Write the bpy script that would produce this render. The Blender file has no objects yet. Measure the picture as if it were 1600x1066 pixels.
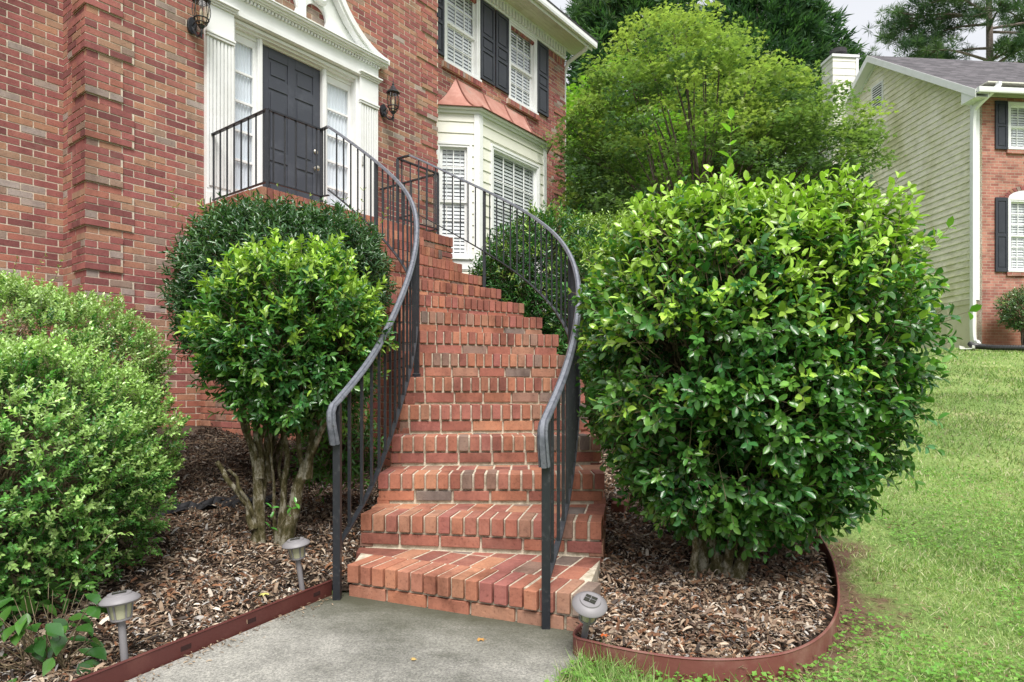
import bpy, math, random
import numpy as np
from mathutils import Vector, Matrix
R = math.radians
rng = np.random.default_rng(11); random.seed(11)
SC = bpy.context.scene
COL = SC.collection

# ------------------------------------------------------------------ camera, sky, sun, exposure
cam = bpy.data.objects.new('camera', bpy.data.cameras.new('camera')); COL.objects.link(cam)
cam.location = (0, 0, 1.0); cam.rotation_euler = (R(90), 0, 0)
cam.data.sensor_width = 36; cam.data.lens = 36*1026/1600; cam.data.shift_y = (611-533)/1600
cam.data.clip_start = .05; cam.data.clip_end = 400
SC.camera = cam
SUN_EL, SUN_AZ = 56, 170           # azimuth clockwise from +Y
W = bpy.data.worlds.new('World'); SC.world = W; W.use_nodes = True
nt = W.node_tree; nt.nodes.clear()
wo = nt.nodes.new('ShaderNodeOutputWorld')
sky = nt.nodes.new('ShaderNodeTexSky'); sky.sky_type = 'NISHITA'; sky.sun_disc = False
sky.sun_elevation = R(SUN_EL); sky.sun_rotation = R(SUN_AZ); sky.dust_density = 4; sky.ozone_density = .6
b1 = nt.nodes.new('ShaderNodeBackground'); b1.inputs[1].default_value = .07
nt.links.new(sky.outputs[0], b1.inputs[0])
tc = nt.nodes.new('ShaderNodeTexCoord'); mp = nt.nodes.new('ShaderNodeMapping'); mp.inputs['Scale'].default_value = (1, 1, 3)
nz = nt.nodes.new('ShaderNodeTexNoise'); nz.inputs['Scale'].default_value = 1.6; nz.inputs['Detail'].default_value = 6
cr = nt.nodes.new('ShaderNodeValToRGB')
cr.color_ramp.elements[0].position = .3; cr.color_ramp.elements[0].color = (.70, .71, .735, 1)
cr.color_ramp.elements[1].position = .75; cr.color_ramp.elements[1].color = (.92, .92, .95, 1)
b2 = nt.nodes.new('ShaderNodeBackground')
sz = nt.nodes.new('ShaderNodeSeparateXYZ'); gz = nt.nodes.new('ShaderNodeMapRange'); gz.inputs[1].default_value = 0; gz.inputs[2].default_value = 1; gz.inputs[3].default_value = .205; gz.inputs[4].default_value = .56   # overcast: zenith brighter than horizon
nt.links.new(sz.outputs[2], gz.inputs[0]); nt.links.new(gz.outputs[0], b2.inputs[1])
nt.links.new(tc.outputs['Generated'], mp.inputs[0]); nt.links.new(tc.outputs['Generated'], sz.inputs[0]); nt.links.new(mp.outputs[0], nz.inputs[0])
nt.links.new(nz.outputs[0], cr.inputs[0]); nt.links.new(cr.outputs[0], b2.inputs[0])
mx = nt.nodes.new('ShaderNodeMixShader'); mx.inputs[0].default_value = .88
nt.links.new(b1.outputs[0], mx.inputs[1]); nt.links.new(b2.outputs[0], mx.inputs[2]); nt.links.new(mx.outputs[0], wo.inputs[0])
sl = bpy.data.lights.new('sun', 'SUN'); sl.energy = 1.5; sl.angle = R(30); sl.color = (1, .965, .91)
sun = bpy.data.objects.new('sun', sl); COL.objects.link(sun)
az, el = R(SUN_AZ), R(SUN_EL)
sdir = Vector((math.sin(az)*math.cos(el), math.cos(az)*math.cos(el), math.sin(el)))
sun.rotation_euler = sdir.to_track_quat('Z', 'Y').to_euler(); sun.location = (0, -4, 12)
SC.view_settings.view_transform = 'Standard'; SC.view_settings.look = 'None'
SC.view_settings.exposure = 1.72; SC.view_settings.gamma = 1

# ------------------------------------------------------------------ materials
def M(name, col=(.5, .5, .5), rough=.6, metal=0, spec=.5):
    m = bpy.data.materials.new(name); m.use_nodes = True
    p = m.node_tree.nodes['Principled BSDF']
    p.inputs['Base Color'].default_value = (*col, 1); p.inputs['Roughness'].default_value = rough
    p.inputs['Metallic'].default_value = metal; p.inputs['Specular IOR Level'].default_value = spec
    return m
def N(m, t, **kw):
    n = m.node_tree.nodes.new(t)
    for k, v in kw.items():
        if k in n.inputs: n.inputs[k].default_value = v
        else: setattr(n, k, v)
    return n
def L(m, a, ao, b, bi): m.node_tree.links.new(a.outputs[ao], b.inputs[bi])
def P(m): return m.node_tree.nodes['Principled BSDF']
def ramp(m, stops, interp='LINEAR'):
    n = N(m, 'ShaderNodeValToRGB'); e = n.color_ramp.elements; n.color_ramp.interpolation = interp
    while len(e) < len(stops): e.new(.5)
    for el_, (p, c) in zip(e, stops): el_.position = p; el_.color = (*c, 1)
    return n
def noise(m, scale, detail=4, rough=.55, coord='Object', mscale=None):
    t = N(m, 'ShaderNodeTexCoord'); n = N(m, 'ShaderNodeTexNoise', Scale=scale, Detail=detail, Roughness=rough)
    if mscale:
        mp_ = N(m, 'ShaderNodeMapping'); mp_.inputs['Scale'].default_value = mscale
        L(m, t, coord, mp_, 0); L(m, mp_, 0, n, 'Vector')
    else: L(m, t, coord, n, 'Vector')
    return n
def bump(m, src, out=0, dist=.003, strength=.6, prev=None):
    b = N(m, 'ShaderNodeBump', Strength=strength, Distance=dist); L(m, src, out, b, 'Height')
    if prev: L(m, prev, 0, b, 'Normal')
    L(m, b, 0, P(m), 'Normal'); return b
def mixc(m, a, ao, b, bo, fac, fo=0, mode='MIX', f=None):
    x = N(m, 'ShaderNodeMix', data_type='RGBA', blend_type=mode)
    def put(i, s, so):
        if isinstance(s, tuple): x.inputs[i].default_value = (*s, 1)
        else: L(m, s, so, x, i)
    put(6, a, ao); put(7, b, bo)
    if fac is None: x.inputs[0].default_value = f
    else: L(m, fac, fo, x, 0)
    return x

def brick_mat(name, stops, stain=.35, rough=.85, splash=.55):
    m = M(name, rough=rough, spec=.3)
    g = N(m, 'ShaderNodeAttribute', attribute_name='rnd'); r = ramp(m, stops, 'LINEAR'); L(m, g, 'Fac', r, 0)
    n1 = noise(m, 9, 8, .7); r1 = ramp(m, [(.3, (.74, .72, .73)), (.55, (1, 1, 1)), (.8, (1.2, 1.15, 1.1))]); L(m, n1, 0, r1, 0)
    c = mixc(m, r, 0, r1, 0, None, mode='MULTIPLY', f=.8)
    n2 = noise(m, 70, 6, .7); r2 = ramp(m, [(.33, (.5, .47, .46)), (.44, (1, 1, 1)), (.72, (1.2, 1.18, 1.15))]); L(m, n2, 0, r2, 0)
    c2 = mixc(m, c, 2, r2, 0, None, mode='MULTIPLY', f=.7)
    n3 = noise(m, 2.2, 7, .7); r3 = ramp(m, [(.56, (0, 0, 0)), (.8, (stain,)*3)]); L(m, n3, 0, r3, 0)
    c3 = mixc(m, c2, 2, (.42, .34, .27), 0, r3, 0)
    n4 = noise(m, .9 if splash else 2.6, 7, .7, mscale=(1, 1, .45)); r4 = ramp(m, [(.38, (.70, .68, .68) if splash else (.60, .57, .55)), (.52, (1, 1, 1)), (.68, (1.12, 1.08, 1.02))]); L(m, n4, 0, r4, 0)
    c4 = mixc(m, c3, 2, r4, 0, None, mode='MULTIPLY', f=1); t5 = N(m, 'ShaderNodeTexCoord'); s5 = N(m, 'ShaderNodeSeparateXYZ'); L(m, t5, 'Object', s5, 0)
    m5 = N(m, 'ShaderNodeMapRange'); m5.inputs[1].default_value = 1.15; m5.inputs[2].default_value = .55; m5.inputs[3].default_value = 0; m5.inputs[4].default_value = splash; L(m, s5, 2, m5, 0)
    c5 = mixc(m, c4, 2, (.36, .13, .06), 0, m5, 0); L(m, c5, 2, P(m), 'Base Color')
    b = bump(m, n2, 0, .004, .5); bump(m, n1, 0, .006, .3, b)
    return m
BR = [(0, (.19, .07, .068)), (.18, (.28, .097, .09)), (.38, (.335, .122, .11)), (.52, (.37, .15, .108)), (.64, (.30, .102, .10)), (.76, (.40, .21, .135)), (.88, (.34, .21, .145)), (.95, (.27, .20, .165)), (1, (.39, .33, .30))]
m_brick = brick_mat('weathered_red_brick', BR)
BS = [(0, (.23, .09, .07)), (.2, (.32, .125, .09)), (.42, (.39, .165, .10)), (.60, (.31, .115, .10)), (.78, (.44, .21, .125)), (.90, (.30, .17, .125)), (.96, (.22, .165, .14)), (1, (.18, .15, .135))]
m_stepbrick = brick_mat('orange_red_step_brick', BS, .22, .8, 0)
def mortar(name, c1, c2):
    m = M(name, rough=.95, spec=.2); n = noise(m, 25, 8, .7); r = ramp(m, [(.35, c1), (.65, c2)]); L(m, n, 0, r, 0); L(m, r, 0, P(m), 'Base Color')
    n2 = noise(m, 160, 4); bump(m, n2, 0, .003, .7); return m
m_mortar = mortar('pale_tan_mortar', (.50, .42, .33), (.72, .64, .53))
m_smortar = mortar('grey_step_mortar', (.34, .29, .21), (.68, .61, .50))
def paint(name, col, rough=.45, dirt=(.5, .5, .42), amt=.25, bd=.0008):
    m = M(name, col, rough); n = noise(m, 3.5, 7, .65); r = ramp(m, [(.5, (0, 0, 0)), (.8, (amt,)*3)]); L(m, n, 0, r, 0)
    x = mixc(m, col, 0, dirt, 0, r, 0); L(m, x, 2, P(m), 'Base Color'); n2 = noise(m, 60, 3); bump(m, n2, 0, bd, .4); return m
m_white = paint('white_trim_paint', (.80, .81, .81), dirt=(.5, .5, .44), amt=.35)
m_cream = paint('cream_siding_paint', (.76, .755, .67), dirt=(.5, .5, .38), amt=.3)
m_soffit = paint('soffit_paint', (.66, .65, .56), dirt=(.32, .3, .2), amt=.5)
m_shutter = paint('dark_navy_shutter_paint', (.028, .032, .042), .42, (.06, .065, .075), .5)
m_door = paint('charcoal_door_paint', (.045, .05, .064), .36, (.10, .108, .13), .8)
m_copper = M('faded_copper_sheet', (.5, .2, .14), .5, .15)
_n = noise(m_copper, 2.4, 8, .7); _r = ramp(m_copper, [(.3, (.40, .17, .13)), (.48, (.50, .24, .19)), (.60, (.58, .32, .26)), (.72, (.34, .33, .27))]); L(m_copper, _n, 0, _r, 0); L(m_copper, _r, 0, P(m_copper), 'Base Color'); bump(m_copper, noise(m_copper, 8, 3), 0, .006, .4)
m_seam = M('dark_copper_seam', (.22, .085, .06), .6)
m_iron = M('black_painted_iron', (.02, .022, .028), .42)
_n = noise(m_iron, 40, 5, .7); _r = ramp(m_iron, [(.55, (.014, .016, .021)), (.74, (.055, .055, .06))]); L(m_iron, _n, 0, _r, 0); L(m_iron, _r, 0, P(m_iron), 'Base Color'); bump(m_iron, _n, 0, .001, .5)
m_hrail = M('worn_grey_iron', (.11, .115, .135), .36)
_n = noise(m_hrail, 26, 6, .7); _r = ramp(m_hrail, [(.4, (.11, .12, .145)), (.58, (.19, .20, .235)), (.74, (.05, .05, .055))]); L(m_hrail, _n, 0, _r, 0); L(m_hrail, _r, 0, P(m_hrail), 'Base Color'); bump(m_hrail, _n, 0, .001, .4)
m_brass = M('tarnished_brass', (.45, .42, .36), .35, .9)
m_blind = M('white_blind_slat', (.86, .86, .84), .5)
m_curtain = M('sheer_curtain', (.86, .88, .92), .8)
m_dark = M('dark_interior', (.02, .02, .022), .9)
def glass(name, tint=(.9, .93, .95), refl=.3, rough=.02):
    m = bpy.data.materials.new(name); m.use_nodes = True; t = m.node_tree; t.nodes.remove(t.nodes['Principled BSDF']); o = t.nodes['Material Output']
    tr = t.nodes.new('ShaderNodeBsdfTransparent'); tr.inputs[0].default_value = (*tint, 1)
    gl = t.nodes.new('ShaderNodeBsdfGlossy'); gl.inputs['Roughness'].default_value = rough
    fr = t.nodes.new('ShaderNodeLayerWeight'); fr.inputs[0].default_value = .5
    pw = t.nodes.new('ShaderNodeMath'); pw.operation = 'POWER'; pw.inputs[1].default_value = 3.5; t.links.new(fr.outputs['Facing'], pw.inputs[0])
    ad = t.nodes.new('ShaderNodeMath'); ad.operation = 'MULTIPLY_ADD'; ad.inputs[1].default_value = .8; ad.inputs[2].default_value = refl; ad.use_clamp = True
    mx_ = t.nodes.new('ShaderNodeMixShader')
    t.links.new(pw.outputs[0], ad.inputs[0]); t.links.new(ad.outputs[0], mx_.inputs[0]); t.links.new(tr.outputs[0], mx_.inputs[1]); t.links.new(gl.outputs[0], mx_.inputs[2]); t.links.new(mx_.outputs[0], o.inputs[0])
    return m
m_glass = glass('window_glass', refl=.10); m_lglass = glass('lantern_glass', (.85, .8, .7), .08, .15)
m_conc = M('aged_concrete', rough=.95, spec=.2)
_n = noise(m_conc, 1.3, 8, .65); _r = ramp(m_conc, [(.36, (.13, .13, .115)), (.5, (.26, .255, .235)), (.66, (.40, .39, .36))]); L(m_conc, _n, 0, _r, 0)
_n2 = noise(m_conc, 130, 5, .8); _r2 = ramp(m_conc, [(.38, (.5, .5, .48)), (.5, (.95, .95, .95)), (.64, (1.6, 1.58, 1.5))]); L(m_conc, _n2, 0, _r2, 0)
_x = mixc(m_conc, _r, 0, _r2, 0, None, mode='MULTIPLY', f=.9)
_n3 = noise(m_conc, 5, 6, .7, mscale=(1, 2.2, 1)); _r3 = ramp(m_conc, [(.6, (0, 0, 0)), (.74, (.5,)*3)]); L(m_conc, _n3, 0, _r3, 0)
_x2 = mixc(m_conc, _x, 2, (.06, .062, .05), 0, _r3, 0)
_b = bump(m_conc, _n2, 0, .004, .7); bump(m_conc, _n, 0, .02, .2, _b)
# moss and damp staining where slab meets the bottom step (position in the slab, stays put)
_t = N(m_conc, 'ShaderNodeTexCoord'); _s = N(m_conc, 'ShaderNodeSeparateXYZ'); L(m_conc, _t, 'Object', _s, 0)
_ma = N(m_conc, 'ShaderNodeMath', operation='MULTIPLY_ADD'); _ma.inputs[1].default_value = .35; L(m_conc, _s, 0, _ma, 0); L(m_conc, _s, 1, _ma, 2)
_mb = N(m_conc, 'ShaderNodeMath', operation='MULTIPLY_ADD'); _mb.inputs[1].default_value = .35; L(m_conc, _n3, 0, _mb, 0); L(m_conc, _ma, 0, _mb, 2)
_r4 = ramp(m_conc, [(0, (0, 0, 0)), (1, (.9,)*3)]); _mr = N(m_conc, 'ShaderNodeMapRange'); _mr.inputs[1].default_value = 2.5; _mr.inputs[2].default_value = 3.02
L(m_conc, _mb, 0, _mr, 0); L(m_conc, _mr, 0, _r4, 0)
_x3 = mixc(m_conc, _x2, 2, (.065, .067, .042), 0, _r4, 0); L(m_conc, _x3, 2, P(m_conc), 'Base Color')
m_edge = paint('red_brown_edging_paint', (.10, .028, .024), .5, (.22, .09, .07), .6, .002)
m_edge2 = paint('faded_red_brown_edging', (.17, .055, .045), .6, (.33, .2, .16), .8, .002)
def ground_mat(name, stops, s1, s2, bd=.02):
    m = M(name, rough=1, spec=.1); n = noise(m, s1, 8, .7); r = ramp(m, stops); L(m, n, 0, r, 0)
    n2 = noise(m, s2, 5, .8); r2 = ramp(m, [(.35, (.4,)*3), (.6, (1.3,)*3)]); L(m, n2, 0, r2, 0); x = mixc(m, r, 0, r2, 0, None, mode='MULTIPLY', f=.8)
    L(m, x, 2, P(m), 'Base Color'); bump(m, n2, 0, bd, .8); return m
m_soil = ground_mat('dark_mulch_soil', [(.3, (.03, .022, .018)), (.7, (.10, .072, .055))], 4, 60)
m_lawn = ground_mat('lawn_turf', [(.3, (.11, .18, .05)), (.45, (.17, .26, .075)), (.6, (.27, .35, .12)), (.72, (.36, .34, .19))], .9, 45)
_a = N(m_lawn, 'ShaderNodeAttribute', attribute_name='soil'); _n = noise(m_lawn, 7, 6, .7); _m = N(m_lawn, 'ShaderNodeMath', operation='MULTIPLY_ADD'); L(m_lawn, _n, 0, _m, 0); _m.inputs[1].default_value = 1.2; L(m_lawn, _a, 'Fac', _m, 2)
_r = ramp(m_lawn, [(.95, (0,)*3), (1.0, (1,)*3)]); _q = N(m_lawn, 'ShaderNodeMapRange'); _q.inputs[1].default_value = .95; _q.inputs[2].default_value = 1.25; L(m_lawn, _m, 0, _q, 0)
_old = P(m_lawn).inputs['Base Color'].links[0].from_node; _x = mixc(m_lawn, _old, 2, (.17, .105, .075), 0, _q, 0); L(m_lawn, _x, 2, P(m_lawn), 'Base Color')
def leafmat(name, rough=.4, trans=.3, spec=.5, tint='tint', tc_=(1.3, 1.5, .6)):
    m = M(name, rough=rough, spec=spec); a = N(m, 'ShaderNodeAttribute', attribute_name=tint); L(m, a, 'Color', P(m), 'Base Color')
    if trans > 0:
        t = m.node_tree; o = t.nodes['Material Output']; tr = N(m, 'ShaderNodeBsdfTranslucent'); hs = mixc(m, a, 'Color', tc_, 0, None, mode='MULTIPLY', f=1.0)
        L(m, hs, 2, tr, 0); x = t.nodes.new('ShaderNodeMixShader'); x.inputs[0].default_value = trans
        L(m, P(m), 0, x, 1); L(m, tr, 0, x, 2); L(m, x, 0, o, 0)
    return m
m_gloss = leafmat('glossy_leaf', .25, .2, .6); m_soft = leafmat('soft_leaf', .5, .32, .4); m_far = leafmat('far_leaf', .6, .4, .3, tc_=(1.2, 1.4, .65)); m_dry = leafmat('dry_litter', .85, 0, .2); m_grass = leafmat('grass_blade', .55, .3, .3)
def bark(name, c1, c2, c3):
    m = M(name, rough=.95, spec=.15); n = noise(m, 22, 9, .75, mscale=(1, 1, .55)); r = ramp(m, [(.38, c1), (.5, c2), (.6, c3)]); L(m, n, 0, r, 0); L(m, r, 0, P(m), 'Base Color'); bump(m, n, 0, .01, .9); return m
m_bark = bark('lichen_grey_bark', (.035, .035, .012), (.10, .085, .042), (.30, .28, .22)); m_twig = bark('pale_twig_bark', (.09, .075, .04), (.19, .15, .09), (.30, .25, .17))
m_pbark = bark('maple_bark', (.05, .035, .028), (.12, .09, .075), (.22, .18, .16)); m_pine = bark('pine_bark', (.08, .06, .05), (.2, .16, .14), (.34, .3, .27))

# ------------------------------------------------------------------ geometry helpers
class G:
    def __init__(s): s.v = []; s.f = []; s.m = []; s.r = []
    def add(s, vs, fs, mi=0):
        o = len(s.v); s.v += [tuple(map(float, v)) for v in vs]; s.r += [(o, random.random())]; s.f += [tuple(i+o for i in f) for f in fs]; s.m += [mi]*len(fs); return s
    def hexa(s, p, mi=0):   # 8 points: bottom 4 (ccw from above), top 4
        return s.add(p, [(3, 2, 1, 0), (4, 5, 6, 7), (0, 1, 5, 4), (1, 2, 6, 5), (2, 3, 7, 6), (3, 0, 4, 7)], mi)
    def box(s, x0, x1, y0, y1, z0, z1, mi=0):
        x0, x1 = sorted((x0, x1)); y0, y1 = sorted((y0, y1)); z0, z1 = sorted((z0, z1))
        return s.hexa([(x0, y0, z0), (x1, y0, z0), (x1, y1, z0), (x0, y1, z0), (x0, y0, z1), (x1, y0, z1), (x1, y1, z1), (x0, y1, z1)], mi)
    def obox(s, o, u, n, a0, a1, b0, b1, z0, z1, mi=0):  # box in frame: along u (2d), outward n (2d)
        def p(a, b, z): return (o[0]+u[0]*a+n[0]*b, o[1]+u[1]*a+n[1]*b, z)
        if u[0]*n[1]-u[1]*n[0] < 0: b0, b1 = max(b0, b1), min(b0, b1)
        else: b0, b1 = min(b0, b1), max(b0, b1)
        return s.hexa([p(a0, b0, z0), p(a1, b0, z0), p(a1, b1, z0), p(a0, b1, z0), p(a0, b0, z1), p(a1, b0, z1), p(a1, b1, z1), p(a0, b1, z1)], mi)
    def tube(s, path, r, n=8, mi=0, cap=True, sq=None):
        path = [Vector(p) for p in path]; k = len(path); rs = r if isinstance(r, (list, tuple)) else [r]*k
        o = len(s.v); ref = None
        for i, p in enumerate(path):
            t = (path[min(i+1, k-1)]-path[max(i-1, 0)]).normalized()
            if ref is None: ref = Vector((0, 0, 1)) if abs(t.z) < .9 else Vector((1, 0, 0))
            a = t.cross(ref); a = a.normalized() if a.length > 1e-6 else Vector((1, 0, 0)); b = a.cross(t).normalized()
            if sq is None: ref = b
            for j in range(n):
                if sq:  # custom profile list of (a,b)
                    q = p+a*sq[j][0]+b*sq[j][1]
                else:
                    th = 2*math.pi*j/n; q = p+a*math.cos(th)*rs[i]+b*math.sin(th)*rs[i]
                s.v.append(tuple(q))
        for i in range(k-1):
            for j in range(n):
                s.f.append((o+i*n+j, o+i*n+(j+1) % n, o+(i+1)*n+(j+1) % n, o+(i+1)*n+j)); s.m.append(mi)
        if cap:
            s.f.append(tuple(o+j for j in range(n))[::-1]); s.m.append(mi); s.f.append(tuple(o+(k-1)*n+j for j in range(n))); s.m.append(mi)
        return s
    def lathe(s, prof, c=(0, 0, 0), n=24, mi=0):
        o = len(s.v)
        for r, z in prof:
            for j in range(n): th = 2*math.pi*j/n; s.v.append((c[0]+r*math.cos(th), c[1]+r*math.sin(th), c[2]+z))
        for i in range(len(prof)-1):
            for j in range(n): s.f.append((o+i*n+j, o+i*n+(j+1) % n, o+(i+1)*n+(j+1) % n, o+(i+1)*n+j)); s.m.append(mi)
        s.f.append(tuple(o+j for j in range(n))[::-1]); s.m.append(mi); s.f.append(tuple(o+(len(prof)-1)*n+j for j in range(n))); s.m.append(mi)
        return s
    def prism_xz(s, poly, y0, y1, mi=0):   # polygon in (x,z), extruded in y
        k = len(poly); vs = [(x, y0, z) for x, z in poly]+[(x, y1, z) for x, z in poly]
        return s.add(vs, [tuple(range(k)), tuple(range(2*k-1, k-1, -1))]+[(i, k+i, k+(i+1) % k, (i+1) % k) for i in range(k)], mi)
    def prism_xy(s, poly, z0, z1, mi=0):
        k = len(poly); vs = [(x, y, z0) for x, y in poly]+[(x, y, z1) for x, y in poly]
        return s.add(vs, [tuple(range(k))[::-1], tuple(range(k, 2*k))]+[(i, (i+1) % k, k+(i+1) % k, k+i) for i in range(k)], mi)
    def build(s, name, mats, parent=None, base=(0, 0, 0), ang=0, smooth=False, bevel=0, fix=True):
        me = bpy.data.meshes.new(name)
        b = parent['_b'] if parent is not None else base
        me.from_pydata([(x-b[0], y-b[1], z-b[2]) for x, y, z in s.v], [], s.f)
        if not isinstance(mats, (list, tuple)): mats = [mats]
        for m in mats: me.materials.append(m)
        if len(mats) > 1: me.polygons.foreach_set('material_index', s.m)
        if smooth: me.polygons.foreach_set('use_smooth', [True]*len(s.f))
        me.update()
        if m_brick in mats or m_stepbrick in mats:
            rr_ = np.zeros(len(s.v), dtype=np.float32); st_ = [a for a, _ in s.r]+[len(s.v)]
            for (a, v_), e_ in zip(s.r, st_[1:]): rr_[a:e_] = v_
            me.attributes.new('rnd', 'FLOAT', 'POINT').data.foreach_set('value', rr_)
        if fix:
            import bmesh
            bm = bmesh.new(); bm.from_mesh(me); bmesh.ops.recalc_face_normals(bm, faces=bm.faces); bm.to_mesh(me); bm.free()
        o = bpy.data.objects.new(name, me); COL.objects.link(o)
        if parent is not None: o.parent = parent; o['_b'] = parent['_b']
        else:
            c, sn = math.cos(ang), math.sin(ang); o.location = (b[0]*c-b[1]*sn, b[0]*sn+b[1]*c, b[2]); o.rotation_euler = (0, 0, ang); o['_b'] = b
        if smooth and hasattr(me, 'set_sharp_from_angle'): me.set_sharp_from_angle(angle=R(40))
        if bevel:
            md = o.modifiers.new('bevel', 'BEVEL'); md.width = bevel; md.segments = 2; md.limit_method = 'ANGLE'
        return o
def tag(o, label=None, cat=None, group=None, kind=None):
    if label: o['label'] = label
    if cat: o['category'] = cat
    if group: o['group'] = group
    if kind: o['kind'] = kind
    return o
def thing(name, label, cat, base=(0, 0, 0), ang=0, group=None):
    o = bpy.data.objects.new(name, None); COL.objects.link(o); o.empty_display_size = .2
    c, s = math.cos(ang), math.sin(ang); o.location = (base[0]*c-base[1]*s, base[0]*s+base[1]*c, base[2]); o.rotation_euler = (0, 0, ang); o['_b'] = base
    return tag(o, label, cat, group)

# fast mesh for leaves
def np_mesh(name, V, F, mats, tint=None, parent=None, base=(0, 0, 0), midx=None, smooth=True):
    """V (n,3); F list of (faces array (k,m))"""
    me = bpy.data.meshes.new(name); b = np.array(parent['_b'] if parent is not None else base)
    V = np.asarray(V, dtype=np.float32)-b.astype(np.float32)
    me.vertices.add(len(V)); me.vertices.foreach_set('co', V.ravel())
    loops = np.concatenate([f.ravel() for f in F]); tot = np.concatenate([np.full(len(f), f.shape[1]) for f in F]); st = np.concatenate([[0], np.cumsum(tot)[:-1]])
    me.loops.add(len(loops)); me.loops.foreach_set('vertex_index', loops.astype(np.int32))
    me.polygons.add(len(tot)); me.polygons.foreach_set('loop_start', st.astype(np.int32)); me.polygons.foreach_set('loop_total', tot.astype(np.int32))
    me.polygons.foreach_set('use_smooth', np.full(len(tot), smooth))
    for m in (mats if isinstance(mats, (list, tuple)) else [mats]): me.materials.append(m)
    if midx is not None: me.polygons.foreach_set('material_index', midx.astype(np.int32))
    me.update(calc_edges=True)
    if tint is not None:
        a = me.attributes.new('tint', 'FLOAT_COLOR', 'POINT'); c = np.ones((len(V), 4), dtype=np.float32); c[:, :3] = tint; a.data.foreach_set('color', c.ravel())
    o = bpy.data.objects.new(name, me); COL.objects.link(o)
    if parent is not None: o.parent = parent; o['_b'] = parent['_b']
    else: o.location = tuple(b); o['_b'] = tuple(float(x) for x in b)
    return o
def unit(a): return a/np.maximum(np.linalg.norm(a, axis=-1, keepdims=True), 1e-9)
# leaf templates: (l, w, h) along length, width, up ; faces
T8 = (np.array([(0, 0, 0), (.33, -.36, .05), (.33, 0, -.04), (.33, .36, .05), (.7, -.30, .0), (.7, 0, -.09), (.7, .30, .0), (1, 0, -.16)]),
      [np.array([(0, 2, 1), (0, 3, 2), (4, 5, 7), (5, 6, 7)]), np.array([(1, 2, 5, 4), (2, 3, 6, 5)])])
T5 = (np.array([(0, 0, 0), (.5, -.42, .1), (.55, 0, 0), (.5, .42, .1), (1, 0, -.05)]), [np.array([(0, 2, 1), (0, 3, 2), (1, 2, 4), (2, 3, 4)])])
T6 = (np.array([(0, 0, -.02), (.28, -.42, .05), (.72, -.38, .03), (1, 0, -.08), (.72, .38, .03), (.28, .42, .05)]), [np.array([(0, 3, 2, 1), (0, 5, 4, 3)])])
T11 = (np.array([(0, 0, 0), (.2, -.30, .04), (.2, 0, -.02), (.2, .30, .04), (.48, -.46, .06), (.48, 0, -.05), (.48, .46, .06), (.78, -.36, .01), (.78, 0, -.09), (.78, .36, .01), (1, 0, -.15)]), [np.array([(0, 2, 1), (0, 3, 2), (7, 8, 10), (8, 9, 10)]), np.array([(1, 2, 5, 4), (2, 3, 6, 5), (4, 5, 8, 7), (5, 6, 9, 8)])])
T4 = (np.array([(0, 0, 0), (.45, -.4, .05), (.45, .4, .05), (1, 0, -.08)]), [np.array([(0, 2, 1), (1, 2, 3)])])
TM = (np.array([(0, 0, 0), (.15, -.6, 0), (.4, -.18, .04), (.75, -.55, -.05), (.62, -.1, .03), (1, 0, -.08), (.62, .1, .03), (.75, .55, -.05), (.4, .18, .04), (.15, .6, 0)]),
      [np.array([(0, 2, 1), (2, 4, 3), (4, 6, 5), (6, 8, 7), (8, 0, 9)]), np.array([(0, 8, 6, 4)]), np.array([(0, 4, 2)])])
TG = (np.array([(0, -.5, 0), (0, .5, 0), (.5, -.4, -.04), (.5, .4, -.04), (1, 0, -.25)]), [np.array([(0, 1, 3, 2)]), np.array([(2, 3, 4)])])
TC = (np.array([(0, -.5, 0), (0, .5, 0), (.35, -.6, .14), (.35, .5, .1), (.75, -.42, .16), (.75, .48, .08), (1, -.1, 0), (1, .15, 0)]), [np.array([(0, 1, 3, 2), (2, 3, 5, 4), (4, 5, 7, 6)])])
def leaves(T, p, d, n, ln, wd):
    """p,d,n (k,3), ln,wd (k,) -> V,F"""
    t, F = T; k = len(p); d = unit(d); n = unit(n-(n*d).sum(1, keepdims=True)*d); s = np.cross(d, n)
    V = p[:, None, :]+d[:, None, :]*(t[None, :, 0:1]*ln[:, None, None])+s[:, None, :]*(t[None, :, 1:2]*wd[:, None, None])+n[:, None, :]*(t[None, :, 2:3]*ln[:, None, None])
    off = (np.arange(k)*len(t))[:, None, None]
    return V.reshape(-1, 3), [(f[None]+off).reshape(-1, f.shape[1]) for f in F]
def merge(parts):
    V = []; FF = {}; o = 0
    for v, F, mi in parts:
        V.append(v)
        for f in F: FF.setdefault((f.shape[1], mi), []).append(f+o)
        o += len(v)
    F = []; mid = []
    for (k, mi), fs in FF.items():
        a = np.concatenate(fs); F.append(a); mid.append(np.full(len(a), mi))
    return np.concatenate(V), F, np.concatenate(mid)
def prisms(a, b, r):  # thin 3-sided stems
    k = len(a); d = unit(b-a); ref = np.tile([.3, .2, .93], (k, 1)); s = unit(np.cross(d, ref)); t = np.cross(d, s); r = np.broadcast_to(r, (k,))
    V = np.zeros((k, 6, 3))
    for j in range(3):
        th = 2*math.pi*j/3; o = s*math.cos(th)+t*math.sin(th); V[:, j] = a+o*r[:, None]; V[:, 3+j] = b+o*r[:, None]*.6
    f = np.array([(0, 1, 4, 3), (1, 2, 5, 4), (2, 0, 3, 5)]); return V.reshape(-1, 3), [(f[None]+(np.arange(k)*6)[:, None, None]).reshape(-1, 4)]
def rdir(n): return unit(rng.normal(size=(n, 3)))
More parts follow.
